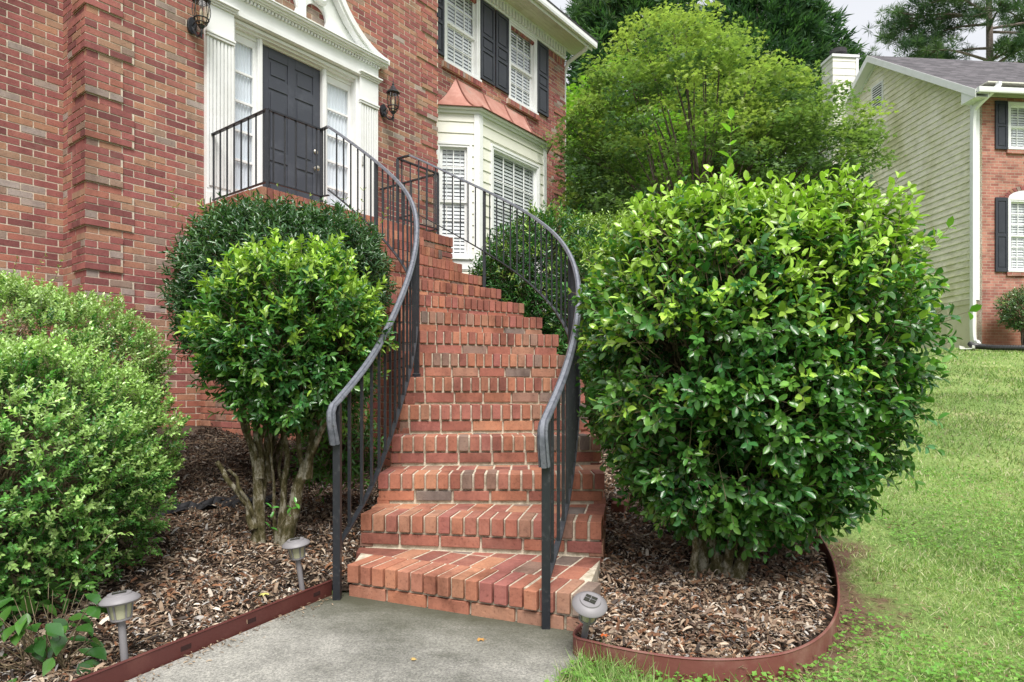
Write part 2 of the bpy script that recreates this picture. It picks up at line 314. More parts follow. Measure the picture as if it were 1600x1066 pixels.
def lump(v, seed, amp):
    r = np.random.default_rng(seed); o = np.zeros(len(v))
    for i in range(7):
        w = r.normal(size=3)*(2.0+i*.9); o += np.sin(v@w+r.uniform(0, 6.28))/(1+i*.35)
    return o*amp/2.2
def surf(n, c, r, p=2.4, seed=1, amp=.06, tmin=.72, tpow=.5, taper=0, zcut=-1, gap=0, gf=5.5):
    v = rdir(int(n*3)); v = v[v[:, 2] > zcut]
    if gap: v = v[(lump(v*gf/2, seed+77, 1.0)+rng.normal(size=len(v))*.25) > gap-1.2]
    v = v[:n]
    rho = (np.abs(v)**p).sum(1)**(1/p); q = v/rho[:, None]
    t = tmin+(1-tmin)*rng.random(len(v))**tpow
    q = q*(t*(1+lump(v*2, seed, amp)))[:, None]
    if taper: k = 1-taper*np.clip(-q[:, 2], 0, 1)**1.5; q[:, 0] *= k; q[:, 1] *= k
    nrm = unit(v/np.array(r)); return np.array(c)+q*np.array(r), nrm, t
def shoots(p, nrm, L0, nodes, T, ll, lw, cols, newf, up=.55, jit=.55, spread=55, pair=True, stemr=.0012, t=None, newcol=(.25, .42, .06), newpow=1.0, mats=(0, 1), stemcol=(.13, .12, .05)):
    """returns merged parts + tint"""
    n = len(p); D = unit(nrm+np.array([0, 0, up])+rng.normal(size=(n, 3))*jit); Ls = L0*(rng.uniform(.6, 1.3, n) if n > 1 else np.ones(1))
    parts = []; tints = []
    top = np.clip(nrm[:, 2]*.6+.4, 0, 1)
    isnew = rng.random(n) < newf*top**newpow*(1 if t is None else np.clip((t-.8)*6, 0, 1))
    base = np.array(cols)[rng.integers(0, len(cols), n)]*rng.uniform(.8, 1.2, (n, 1))
    base = np.where(isnew[:, None], np.array(newcol)*rng.uniform(.65, 1.15, (n, 1)), base)
    pa = unit(np.cross(D, rdir(n))); pb = np.cross(D, pa)
    for i in range(nodes):
        f = (i+.6)/nodes; q = p+D*(Ls*f)[:, None]
        for sgn in ((1, -1) if pair else (1,)):
            ax = (pa if i % 2 == 0 else pb)*sgn if pair else unit(pa*math.cos(i*2.4)+pb*math.sin(i*2.4))
            a = np.radians(spread*(1-.35*f))+rng.normal(size=n)*.2
            d = D*np.cos(a)[:, None]+ax*np.sin(a)[:, None]+rng.normal(size=(n, 3))*.12; d[:, 2] -= .08
            nn = D*1.0+np.array([0, 0, .55])+rng.normal(size=(n, 3))*.22
            s = rng.uniform(.75, 1.2, n)*(1-.3*abs(f-.55)); V, F = leaves(T, q, d, nn, ll*s, lw*s)
            parts.append((V, F, 0)); c = base*rng.uniform(.82, 1.18, (n, 1)); c = c*(1+.25*(f-.5)); tints.append(np.repeat(c, len(T[0]), axis=0))
    V, F = prisms(p-D*(Ls*.7)[:, None], p+D*Ls[:, None], stemr); parts.append((V, F, mats[1])); tints.append(np.tile(np.array(stemcol), (len(V), 1)))
    V, F, mi = merge(parts); return V, F, mi, np.concatenate(tints)

# ------------------------------------------------------------------ ground, path, beds
HA = math.atan2(.794, .607)             # direction of the house front
HU = np.array([.607, .794]); HE = np.array([-.794, .607])
def sst(x, a, b): t = np.clip((x-a)/(b-a), 0, 1); return t*t*(3-2*t)
def ter(X, Y):
    X = np.asarray(X, float); Y = np.asarray(Y, float)
    zr = np.where(Y < 2.8, 0, np.where(Y < 6, .10*(Y-2.8), .32+.163*(Y-6))); zr = np.minimum(zr, 2.1+.02*(Y-16.9))
    e = .607*Y-.794*X; zl = np.where(e < 2.7, 0, .1215*(e-2.7)); zl = np.minimum(zl, .60)
    w = sst(X, -.7, .5); w = np.where(Y > 9.5, np.maximum(w, sst(Y, 9.5, 12)), w)
    return zl*(1-w)+zr*w
def grid(xs, ys, zf, keep=None):
    X, Y = np.meshgrid(xs, ys); Z = zf(X, Y); V = np.stack([X, Y, Z], -1).reshape(-1, 3); nx, ny = len(xs), len(ys)
    i, j = np.meshgrid(np.arange(nx-1), np.arange(ny-1)); a = (j*nx+i).ravel(); F = np.stack([a, a+1, a+1+nx, a+nx], 1)
    if keep is not None:
        c = V[F].mean(1); F = F[keep(c[:, 0], c[:, 1])]
    return V, [F]
xs = np.concatenate([np.linspace(-60, -6, 14), np.linspace(-5.5, 14, 150), np.linspace(15, 60, 12)]); ys = np.concatenate([np.linspace(-12, 0, 8), np.linspace(.2, 18, 150), np.linspace(19, 90, 24)])
V, F = grid(xs, ys, lambda X, Y: ter(X, Y)-.012)
lawn = tag(np_mesh('lawn', V, F, m_lawn), kind='structure')
LV = V
path_poly = [(-2.55, -.3), (-1.36, 2.19), (-.87, 3.235), (-.72, 3.33), (.42, 2.95), (.30, 2.52), (.12, 2.2), (-.35, 1.2), (-.9, -.3)]
g = G().prism_xy(path_poly, -.12, .004); tag(g.build('path', m_conc, bevel=.006), kind='structure')
# bed outlines
EL = [(-2.75, -.8), (-1.37, 2.19), (-.89, 3.235)]
ER = [(.235, 2.50), (.30, 2.42), (.45, 2.33), (.62, 2.27), (.80, 2.27), (1.0, 2.34), (1.2, 2.52), (1.40, 2.82), (1.58, 3.2), (1.72, 3.6), (1.83, 4.1), (1.88, 4.7), (1.85, 5.4), (1.7, 6.3)]
def inside(poly, x, y):
    x = np.asarray(x); y = np.asarray(y); r = np.zeros(x.shape, bool); k = len(poly)
    for i in range(k):
        x1, y1 = poly[i]; x2, y2 = poly[(i+1) % k]
        c = ((y1 > y) != (y2 > y)) & (x < (x2-x1)*(y-y1)/((y2-y1) or 1e-9)+x1); r ^= c
    return r
def edist(pl, x, y):
    d = np.full(len(x), 9.)
    for (x1, y1), (x2, y2) in zip(pl[:-1], pl[1:]):
        t = np.clip(((x-x1)*(x2-x1)+(y-y1)*(y2-y1))/((x2-x1)**2+(y2-y1)**2), 0, 1); d = np.minimum(d, np.hypot(x-x1-t*(x2-x1), y-y1-t*(y2-y1)))
    return d
POLY_L = [(-2.75, -.8), (-1.37, 2.19), (-.89, 3.235), (-.7, 3.3), (-.6, 4.8), (-1.0, 6.6), (-3.2, 9.6), (-8, 6), (-8, -.8)]
POLY_R = ER+[(1.2, 9.5), (-1.2, 9.5), (-.6, 7.4), (.2, 6.4), (.5, 5.2), (.45, 3.6), (.30, 2.75)]
def nzf(X, Y): return .012*np.sin(X*9+np.sin(Y*7)*1.7)+.010*np.sin(Y*13+X*5)+.006*np.sin(X*31+Y*23)
V, F = grid(np.linspace(-6, .2, 150), np.linspace(-.8, 9.6, 220), lambda X, Y: ter(X, Y)+.028+nzf(X, Y), lambda x, y: inside(POLY_L, x, y) & (edist(EL, x, y) > .034))
tag(np_mesh('mulch_bed', V, F, m_soil), kind='structure')
V, F = grid(np.linspace(-1.3, 2.0, 110), np.linspace(2.2, 9.5, 200), lambda X, Y: ter(X, Y)+.028+nzf(X, Y), lambda x, y: inside(POLY_R, x, y) & (edist(ER, x, y) > .034))
tag(np_mesh('mulch_bed_2', V, F, m_soil), kind='structure').name = 'mulch_bed'
def bedpts(poly, n, box):
    x = rng.uniform(box[0], box[1], n*3); y = rng.uniform(box[2], box[3], n*3); k = inside(poly, x, y); k &= (edist(EL, x, y) > .045) & (edist(ER, x, y) > .045); return x[k][:n], y[k][:n]
def soilf(x, y): return np.clip(1-edist(ER[3:12], np.asarray(x), np.asarray(y))/(.42+.2*np.sin(np.asarray(y)*7)), 0, 1)*.78
lawn.data.attributes.new('soil', 'FLOAT', 'POINT').data.foreach_set('value', soilf(LV[:, 0], LV[:, 1]).astype(np.float32))
def litter(name, poly, box, n, nl, dark, label):
    x, y = bedpts(poly, n, box)
    z = ter(x, y)+.034+nzf(x, y)+rng.random(len(x))*.018; k = len(x)
    C = np.array([(.075, .05, .038), (.15, .10, .07), (.26, .19, .135), (.38, .30, .225), (.48, .42, .35), (.22, .11, .06), (.05, .04, .035), (.34, .32, .30)])
    if dark is not None:
        w = dark(x, y)
    else: w = np.zeros(k)
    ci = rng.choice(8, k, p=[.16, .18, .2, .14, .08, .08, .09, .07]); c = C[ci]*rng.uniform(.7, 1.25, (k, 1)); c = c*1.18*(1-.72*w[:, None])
    d = rdir(k); d[:, 2] *= .35; nn = rdir(k)*.45+np.array([0, 0, 1]); ln = np.where(rng.random(k) < .16, rng.uniform(.03, .055, k), rng.uniform(.009, .028, k))
    V1, F1 = leaves(TC, np.stack([x, y, z], 1), d, nn, ln, ln*rng.uniform(.13, .34, k)); t1 = np.repeat(c, 8, 0)
    x, y = bedpts(poly, nl, box); z = ter(x, y)+.046+nzf(x, y)+rng.random(len(x))*.02; k = len(x)
    C = np.array([(.34, .20, .12), (.42, .30, .20), (.24, .12, .07), (.46, .37, .28), (.16, .09, .06), (.30, .22, .17)]); c = C[rng.integers(0, 6, k)]*rng.uniform(.6, 1.1, (k, 1))
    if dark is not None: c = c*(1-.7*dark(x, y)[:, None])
    d = rdir(k); d[:, 2] *= .35; nn = rdir(k)*.6+np.array([0, 0, 1]); ln = rng.uniform(.02, .05, k)
    t8 = (T8[0]*np.array([1, 1, 2.6]), T8[1]); V2, F2 = leaves(t8, np.stack([x, y, z], 1), d, nn, ln, ln*rng.uniform(.35, .6, k)); t2 = np.repeat(c, 8, 0)
    # long twigs, plus a few chips spilled over the edging
    x, y = bedpts(poly, 900 if dark is not None else 420, box); z = ter(x, y)+.05+nzf(x, y); d3 = rdir(len(x)); d3[:, 2] *= .12; a3 = np.stack([x, y, z], 1); V3, F3 = prisms(a3, a3+d3*rng.uniform(.06, .22, (len(x), 1)), .0022); t3 = np.tile([.24, .17, .11], (len(V3), 1))
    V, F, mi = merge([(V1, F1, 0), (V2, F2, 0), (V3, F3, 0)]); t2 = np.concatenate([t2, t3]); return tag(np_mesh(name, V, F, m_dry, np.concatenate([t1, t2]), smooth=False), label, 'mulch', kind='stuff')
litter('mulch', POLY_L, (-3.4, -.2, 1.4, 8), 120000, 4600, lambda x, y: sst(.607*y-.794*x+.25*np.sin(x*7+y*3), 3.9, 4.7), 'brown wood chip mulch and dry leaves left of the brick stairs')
litter('mulch', POLY_R, (.15, 2.0, 2.2, 6.2), 70000, 3600, None, 'brown mulch and dry leaves inside the curved edging right of the stairs')
_k = 260; _t = rng.uniform(-.2, 1.1, _k); _d = np.abs(rng.normal(size=_k))*.05+.012; _x = -1.37+(-.89+1.37)*_t+_d*.91; _y = 2.19+(3.235-2.19)*_t-_d*.42
_V, _F = leaves(TC, np.stack([_x, _y, np.full(_k, .008)], 1), rdir(_k)*np.array([1, 1, .1]), rdir(_k)*.25+np.array([0, 0, 1]), rng.uniform(.008, .022, _k), rng.uniform(.002, .006, _k))
_c = np.array([(.2, .14, .09), (.34, .26, .18), (.12, .08, .05)])[rng.integers(0, 3, _k)]; tag(np_mesh('litter', _V, _F, m_dry, np.repeat(_c, 8, 0), smooth=False), 'small chips and crumbs scattered on the concrete along the straight edging', 'litter', kind='stuff')
# edging
def edging(name, pts, h0, h1, mat, label, th=.006):
    pts = [Vector((p[0], p[1], 0)) for p in pts]; g = G(); res = []
    for i in range(len(pts)-1):
        n_ = 6
        for j in range(n_):
            t = j/n_; p0 = pts[max(i-1, 0)]; p1 = pts[i]; p2 = pts[i+1]; p3 = pts[min(i+2, len(pts)-1)]
            res.append(.5*((2*p1)+(p2-p0)*t+(2*p0-5*p1+4*p2-p3)*t*t+(3*p1-p0-3*p2+p3)*t**3))
    res.append(pts[-1]); pr = []
    for i, p in enumerate(res):
        t = (res[min(i+1, len(res)-1)]-res[max(i-1, 0)]).normalized(); n_ = Vector((-t.y, t.x, 0)); z = float(ter(p.x, p.y)); w = .006*math.sin(i*.45)
        pr.append([(p.x+n_.x*(th/2+w*k), p.y+n_.y*(th/2+w*k), z+h0) if k == 0 else (p.x+n_.x*th*(.5 if k in (1, 2) else -.5), p.y+n_.y*th*.5*(1 if k in (1, 2) else -1), z+(h0 if k in (1, 4) else h1)) for k in (1, 2, 3, 4)])
    for a, b in zip(pr[:-1], pr[1:]):
        g.add(a+b, [(0, 1, 5, 4), (1, 2, 6, 5), (2, 3, 7, 6), (3, 0, 4, 7)])
    g.add(pr[0], [(0, 1, 2, 3)]); g.add(pr[-1], [(0, 1, 2, 3)]); base = (res[0].x, res[0].y, 0)
    # rolled top lip
    g.tube([(p.x, p.y, float(ter(p.x, p.y))+h1) for p in res], .0055, 6)
    return g.build(name, mat, base=base, smooth=True, fix=True)
e1 = edging('bed_edging', EL, -.03, .066, m_edge, ''); tag(e1, 'straight dark red metal edging strip between left mulch bed and concrete path', 'garden edging')
_u = (Vector(EL[2])-Vector(EL[1])).normalized(); _nn = Vector((_u.y, -_u.x)); g = G()
_sm = M('slot_shadow', (.03, .008, .007), .8)
for _t in (.30, .62, 1.02): G().obox(EL[1], _u, _nn, _t, _t+.045, .0032, .0045, .022, .040).build('slot', _sm, e1)
e2 = edging('bed_edging', [(.33, 2.72)]+ER, -.03, .074, m_edge2, ''); tag(e2, 'curved faded red metal edging round the bed of the big right shrub', 'garden edging')

# ------------------------------------------------------------------ grass
_gr = np.random.default_rng(3); _gw = [(_gr.normal(size=2)*f, _gr.uniform(0, 6.28), 1/(1+.25*i)) for i, f in enumerate([.6, .9, 1.4, 2.1, 3.3, 4.7, 6.1, 8.3])]
def gn(x, y): return sum(a*np.sin(x*w[0]+y*w[1]+p+1.3*np.sin(x*w[1]*.5-y*w[0]*.6)) for w, p, a in _gw)/4.2
def grass():
    parts = []; tn = []
    def ok(x, y): return ~inside(path_poly, x, y) & ~inside(POLY_R, x, y) & ((x > .1) | ((y < 2.4) & (x > .0)))
    def blades(n, x0, x1, y0, y1, h, w, cols, seed, lean=.7, f=None):
        x = rng.uniform(x0, x1, n); y = rng.uniform(y0, y1, n)
        k = ok(x, y)
        if f is not None: k &= f(x, y)
        cl = np.clip(.5+.9*gn(x*1.5, y*1.5), 0, 1); k &= rng.random(n) < (.3+.7*cl)*(1-np.clip(soilf(x, y)*1.5-.25*np.sin(x*17)*np.sin(y*15+x*4), 0, .92))
        x, y, cl = x[k], y[k], cl[k]; big_ = 1+.42*gn(x*.7+9, y*.7)+.2*gn(x*3+2, y*3); m = len(x); z = ter(x, y)-.012
        d = rng.normal(size=(m, 3))*lean*.6; d[:, 2] = 1; nn = rdir(m); ln = h*rng.uniform(.5, 1.3, m)*(.7+.5*cl)
        c = np.array(cols)[rng.integers(0, len(cols), m)]*rng.uniform(.75, 1.25, (m, 1))*big_[:, None]; V, F = leaves(TG, np.stack([x, y, z], 1), d, nn, ln, np.full(m, w)); parts.append((V, F, 0)); tn.append(np.repeat(c, 5, 0))
    gc = [(.17, .28, .08), (.22, .34, .10), (.29, .40, .14), (.38, .45, .20), (.50, .46, .32), (.14, .23, .07)]
    blades(52000, 0, 3.2, 2.0, 3.6, .03, .0028, gc, 1, 1.2); blades(60000, .9, 5, 3.3, 5.6, .034, .0042, gc, 2, 1.1); blades(60000, 2.2, 9, 5.4, 10, .045, .008, gc, 3, 1.0); blades(50000, 4, 15, 9.5, 17, .055, .014, gc, 4, 1.0)
    gg = [(.14, .28, .06), (.20, .36, .09), (.30, .42, .15), (.42, .42, .24)]
    blades(2600, .03, .5, 2.05, 2.5, .095, .003, gg, 5, .9, lambda x, y: y < 2.55-.3*np.abs(x-.2)); blades(1600, .3, 1.1, 2.08, 2.34, .07, .003, gg, 6, 1.1)
    # clover and broad weeds
    x = rng.uniform(0, 4.2, 26000); y = 2.05+rng.random(26000)**1.7*3.8; k = ok(x, y); cl = gn(x*1.1+4, y*1.1)+.1; k &= (cl > -.1) | ((x < .7) & (y < 2.35) & (rng.random(26000) < .3)) ; x, y = x[k], y[k]; m = len(x)
    z = ter(x, y)+rng.uniform(.0, .03, m); d = rdir(m); d[:, 2] *= .25; s = rng.uniform(.009, .024, m); c = np.array([(.15, .34, .06), (.17, .36, .06), (.22, .40, .08)])[rng.integers(0, 3, m)]*rng.uniform(.8, 1.2, (m, 1))
    V, F = leaves(T5, np.stack([x, y, z], 1), d, rdir(m)*.35+np.array([0, 0, 1]), s, s*1.1); parts.append((V, F, 0)); tn.append(np.repeat(c, 5, 0))
    # dry clippings
    x = rng.uniform(0, 6, 16000); y = 2.05+rng.random(16000)**1.5*7; k = ok(x, y) & (rng.random(16000) < .22+.9*soilf(x, y)+.25*np.clip(gn(x*1.3+7, y*1.3), 0, 1)); x, y = x[k], y[k]; m = len(x); z = ter(x, y)+.004; d = rdir(m); d[:, 2] *= .2; s = rng.uniform(.012, .04, m)
    c = np.array([(.32, .22, .13), (.4, .33, .2), (.2, .12, .08)])[rng.integers(0, 3, m)]*rng.uniform(.7, 1.1, (m, 1)); V, F = leaves(T5, np.stack([x, y, z], 1), d, rdir(m)*.4+np.array([0, 0, 1]), s, s*.35); parts.append((V, F, 0)); tn.append(np.repeat(c, 5, 0))
    V, F, mi = merge(parts); tag(np_mesh('grass', V, F, m_grass, np.concatenate(tn), smooth=False), 'short mown lawn grass mixed with clover right of the stairs', 'grass', kind='stuff')
grass()

# ------------------------------------------------------------------ brick laying
CH, BL, MJ = .0744, .2235, .0135
def cut(a, b, holes):
    seg = [(a, b)]
    for h0, h1 in holes:
        o = []
        for x0, x1 in seg:
            if h1 <= x0 or h0 >= x1: o.append((x0, x1)); continue
            if h0 > x0: o.append((x0, h0))
            if h1 < x1: o.append((h1, x1))
        seg = o
    return [s for s in seg if s[1]-s[0] > .02]
def bricks(g, o, u, n, w, z0, z1, holes=(), proud=.005, depth=.03, mi=0, phase=0, ztop=None):
    """stretcher bond on a vertical face; holes (a0,a1,z0,z1)"""
    i0 = int(round(z0/CH)); i1 = int(round(z1/CH))
    for i in range(i0, i1):
        za, zb = i*CH+MJ/2, (i+1)*CH-MJ/2; zc = (za+zb)/2
        hs = [(h[0], h[1]) for h in holes if h[2] < zc < h[3]]
        a = -((i+phase) % 2)*BL/2
        if (i % 2) == 0: a -= 0
        while a < w:
            for s0, s1 in cut(max(a, 0), min(a+BL, w), hs):
                l = MJ/2 if s0 > .001 else 0; r = MJ/2 if s1 < w-.001 else 0
                if s1-s0-l-r < .015: continue
                jz = random.uniform(-.0012, .0012); jp = random.uniform(-.002, .002)
                g.obox(o, u, n, s0+l, s1-r, -depth, proud+jp, za+jz, zb+jz, mi)
            a += BL
def vbricks(g, o, u, n, w, z0, z1, bw=.0744, proud=.009, depth=.03, mi=0):
    k = max(1, round(w/bw)); b = w/k
    for i in range(k): g.obox(o, u, n, i*b+MJ/2, (i+1)*b-MJ/2, -depth, proud+random.uniform(-.002, .002), z0, z1, mi)
# ------------------------------------------------------------------ the house (frame: x along front, y into house)
HB = (5.1, 7.45, 0)
house = thing('brick_house', 'two storey red brick house with white columned doorway, copper bay roof and dark shutters', 'house', HB, HA)
ux, ny = (1, 0), (0, -1)
# walls with mortar backing
E0, E1, WL, WR, EN, EWG = 2.66, 7.72, -3.2, 12.5, 7.45, 8.06
TOP = 8.72
def wallpart(fn): g = G(); fn(g); return g.build('wall', [m_brick, m_mortar], house)
DH = (4.19-E0, 6.11-E0, 3.11, 5.47)
def w_entry(g):
    for a0, a1, z0, z1 in ((E0, 4.19, -.2, TOP), (6.11, E1, -.2, TOP), (4.19, 6.11, 5.47, TOP), (4.19, 6.11, -.2, 3.11)): g.box(a0+(.0 if a0 > E0 else 0), a1, EN, EN+.22, z0, z1, 1)
    bricks(g, (E0, EN), ux, ny, E1-E0, .2, 7.6, [DH])
    for x0, sgn in ((E0, 1), (E1, -1)):        # returns and quoins
        g.box(min(x0, x0+sgn*.22), max(x0, x0+sgn*.22), EN+.22, EWG, -.2, TOP, 1)
    bricks(g, (E0, EWG), (0, -1), (-1, 0), EWG-EN, .2, 7.4); bricks(g, (E1, EN), (0, 1), (1, 0), EWG-EN, .2, 7.6, phase=1)
wallpart(w_entry)
gq, gr_, gw_ = G(), G(), G(); k = 0; i = 6
while (i+5)*CH < 7.6:
    z0, z1 = i*CH, (i+5)*CH; wd = (.335, .447)[k % 2]; wr = (.30, .42)[k % 2]; q = .018
    gq.box(E0-q, E0+wd, EN-q, EN-.0125, z0+.004, z1-.004, 1); gq.box(E0-q, E0-.0125, EN-.0125, EN+wr, z0+.004, z1-.004, 1)
    bricks(gq, (E0-q, EN-q), ux, ny, wd+q, z0, z1, depth=.012, proud=.007); bricks(gq, (E0-q, EN+wr), (0, -1), (-1, 0), wr+q, z0, z1, depth=.012, proud=.007, phase=1)
    gr_.box(E1-wd, E1+q, EN-q, EN-.0125, z0+.004, z1-.004, 1); bricks(gr_, (E1-wd, EN-q), ux, ny, wd+q, z0, z1, depth=.012, proud=.007)
    gr_.box(E1+.0125, E1+q, EN-.0125, EN+wr, z0+.004, z1-.004, 1)
    gw_.box(WR-wd, WR+q, EWG-q, EWG-.0125, z0+.004, z1-.004, 1); bricks(gw_, (WR-wd, EWG-q), ux, ny, wd+q, z0, z1, depth=.012, proud=.007)
    i += 6; k += 1
for q_ in (gq, gr_, gw_): q_.build('quoins', [m_brick, m_mortar], house)
def w_left(g):
    g.box(WL, E0+.2, EWG, EWG+.22, -.2, TOP, 1); bricks(g, (WL, EWG), ux, ny, E0-WL, .2, 6.6)
    g.box(WL, WL+.22, EWG+.22, EWG+7, -.2, TOP, 1)
wallpart(w_left)
W1 = (8.54, 9.50); W2 = (10.41, 11.37); WZ = (6.86, 8.44)
def w_right(g):
    g.box(E1-.22, 8.2, EWG, EWG+.22, -.2, 6.0, 1); g.box(11.45, WR, EWG, EWG+.22, -.2, 6.0, 1); g.box(8.2, 11.45, EWG, EWG+.22, 5.45, 6.0, 1); g.box(8.2, 11.45, EWG, EWG+.22, -.2, 3.0, 1)
    g.box(E1-.22, WR, EWG, EWG+.22, 6.0, WZ[0], 1)
    for a, b in ((E1-.22, W1[0]), (W1[1], W2[0]), (W2[1], WR)): g.box(a, b, EWG, EWG+.22, WZ[0], TOP, 1)
    for a, b in (W1, W2): g.box(a, b, EWG, EWG+.22, WZ[1], TOP, 1)
    bricks(g, (E1, EWG), ux, ny, WR-E1, 3.1, 8.48, [(W1[0]-E1, W1[1]-E1, *WZ), (W2[0]-E1, W2[1]-E1, *WZ), (8.35-E1, 11.3-E1, 3, 5.85)])
    bricks(g, (11.3, EWG), ux, ny, WR-11.3, .6, 3.1)
    g.box(WR-.22, WR, EWG+.22, EWG+7, -.2, TOP, 1)
wallpart(w_right)
# window maker: o origin 2d of opening left edge on wall face, u, n
def window(o, u, n, w, z0, z1, cols, rows, sashes=2, casing=.075, blinds=True, parent=None, open_=.0, sill=True, deep=.10):
    g = G(); c = casing
    B = lambda gg, a0, a1, b0, b1, za, zb: gg.obox(o, u, n, a0, a1, b0, b1, za, zb)
    B(g, 0, c, -deep, .022, z0, z1); B(g, w-c, w, -deep, .022, z0, z1); B(g, c, w-c, -deep, .022, z1-c, z1)
    B(g, c, w-c, -deep, .03, z0, z0+.05)
    B(g, -.012, c*.45, .0222, .034, z0, z1+.012); B(g, w-c*.45, w+.012, .0222, .034, z0, z1+.012); B(g, c*.45, w-c*.45, .0222, .034, z1-c*.45, z1+.012)
    if sill: B(g, -.03, w+.03, .0345, .06, z0-.03, z0+.02)
    f = g.build('window', m_white, parent, bevel=.003)
    zi0, zi1 = z0+.05, z1-c; H = (zi1-zi0)/sashes; ci, ce = c, w-c
    for sidx in range(sashes):
        a, b = zi0+sidx*H, zi0+(sidx+1)*H; dd = -.035 if sidx == sashes-1 else -.065
        if sashes == 2 and sidx == 1: a -= .015
        g = G(); st = .045; B(g, ci, ci+st, dd-.03, dd, a, b); B(g, ce-st, ce, dd-.03, dd, a, b); B(g, ci+st, ce-st, dd-.03, dd, a, a+st); B(g, ci+st, ce-st, dd-.03, dd, b-st*.8, b)
        gw = (ce-ci-2*st)
        for i in range(1, cols): x = ci+st+gw*i/cols; B(g, x-.009, x+.009, dd-.022, dd-.004, a+st, b-st*.8)
        for j in range(1, rows): z = a+st+(b-a-1.8*st)*j/rows; B(g, ci+st, ce-st, dd-.0215, dd-.0045, z-.009, z+.009)
        g.build('sash', m_white, f)
        g = G(); bb_ = dd-.015; qq = [(o[0]+u[0]*a_+n[0]*bb_, o[1]+u[1]*a_+n[1]*bb_, z_) for a_, z_ in ((ci+st*.5, a+.01), (ce-st*.5, a+.01), (ce-st*.5, b-.01), (ci+st*.5, b-.01))]
        g.add(qq, [(0, 1, 2, 3)]); g.build('pane', m_glass, f, fix=False)
    if blinds:
        g = G(); z = zi0+.03
        while z < zi1-.01:
            p = [(ci+.01, -.084, z-.026), (ce-.01, -.084, z-.026), (ce-.01, -.102, z+.026), (ci+.01, -.102, z+.026)]
            q = [(o[0]+u[0]*a+n[0]*b_, o[1]+u[1]*a+n[1]*b_, zz) for a, b_, zz in p]; q2 = [(x, y, zz+.004) for x, y, zz in q]
            g.add(q+q2, [(0, 1, 2, 3), (7, 6, 5, 4), (0, 4, 5, 1), (1, 5, 6, 2), (2, 6, 7, 3), (3, 7, 4, 0)]); z += .066
        for x in (ci+.12, ce-.12): B(g, x-.008, x+.008, -.0815, -.0800, zi0, zi1)
        g.build('blind', m_blind, f)
    g = G(); B(g, .0, w, -.26, -.25, z0, z1); B(g, -.002, .012, -.25, -.16, z0, z1); B(g, w-.012, w+.002, -.25, -.16, z0, z1); g.build('interior_shade', m_dark, f)
    return f
for a, b in (W1, W2): window((a, EWG), ux, ny, b-a, WZ[0], WZ[1], 3, 2, parent=house)
for a, b in (W1, W2):   # rowlock sills
    g = G(); g.box(a-.06, b+.06, EWG-.055, EWG-.003, 6.745, 6.845, 1)
    k = round((b-a+.12)/.0744); bw = (b-a+.12)/k
    for i in range(k):
        x = a-.06+i*bw; y0 = EWG-.068; g.hexa([(x+.005, y0, 6.735), (x+bw-.005, y0, 6.735), (x+bw-.005, EWG-.002, 6.755), (x+.005, EWG-.002, 6.755), (x+.005, y0, 6.835), (x+bw-.005, y0, 6.835), (x+bw-.005, EWG-.002, 6.857), (x+.005, EWG-.002, 6.857)])
    g.build('window_sill', [m_brick, m_mortar], house)
def shutter(o, u, n, w, z0, z1, parent, panels=((.03, .36), (.40, .54), (.58, .96)), arch=0):
    g = G(); B = lambda a0, a1, b0, b1, za, zb: g.obox(o, u, n, a0, a1, b0, b1, za, zb); H = z1-z0; s = .055
    B(0, w, .012, .03, z0, z1); B(0, s, .0302, .045, z0, z1); B(w-s, w, .0302, .045, z0, z1)
    zs = [z0]+[z0+H*v for p in panels for v in p]+[z1]
    for i in range(0, len(zs), 2): B(s, w-s, .0302, .045, zs[i], zs[i+1])
    for p0, p1 in panels: B(s+.03, w-s-.03, .0302, .041, z0+H*p0+.03, z0+H*p1-.03)
    if arch: pass
    return g.build('shutter', m_shutter, parent, bevel=.004)
for a, b in ((8.11, 8.52), (9.525, 9.945), (9.985, 10.395), (11.39, 11.80)): shutter((a, EWG), ux, ny, b-a, 6.93, 8.43, house)
# cornice, soffit, gutter, roof on the right wing and left wing
def cornice(x0, x1, ez, ends):
    g = G(); g.box(x0, x1, ez-.035, ez-.003, 8.45, 8.70); g.box(x0, x1, ez-.075, ez-.0352, 8.66, 8.70); x = x0+.02
    g.box(x0, x1, ez-.045, ez-.0352, 8.452, 8.475)
    while x < x1-.03: g.box(x, x+.045, ez-.085, ez-.0355, 8.50, 8.658); x += .105
    g.build('dentil_cornice', m_white, house)
    g = G(); g.box(x0, x1+.32*ends, ez-.53, ez+.0, 8.705, 8.72)
    for i in range(6): g.box(x0, x1+.32*ends, ez-.53+.09*i, ez-.53+.09*i+.004, 8.7005, 8.7055)
    g.build('soffit', m_soffit, house)
    g = G(); g.box(x0, x1+.3*ends, ez-.545, ez-.532, 8.62, 8.78)
    g.tube([(x0, ez-.60, 8.73), (x1+.33*ends, ez-.60, 8.73)], 0, 6, sq=[(-.055, .06), (.055, .06), (.055, -.02), (.045, -.065), (-.01, -.065), (-.055, 0)]); g.build('gutter', m_white, house)
    g = G(); g.hexa([(x0, ez-.66, 8.79), (x1+.36*ends, ez-.66, 8.79), (x1+.36*ends, ez+3.6, 11.0), (x0, ez+3.6, 11.0), (x0, ez-.66, 8.83), (x1+.36*ends, ez-.66, 8.83), (x1+.36*ends, ez+3.6, 11.04), (x0, ez+3.6, 11.04)]); g.build('roof', m_roofd, house)
m_roofd = ground_mat('asphalt_shingle', [(.3, (.045, .043, .048)), (.7, (.09, .085, .092))], 14, 90, .006)
cornice(E1-.1, WR, EWG, 1); cornice(WL-.2, E0+.1, EWG, 0)
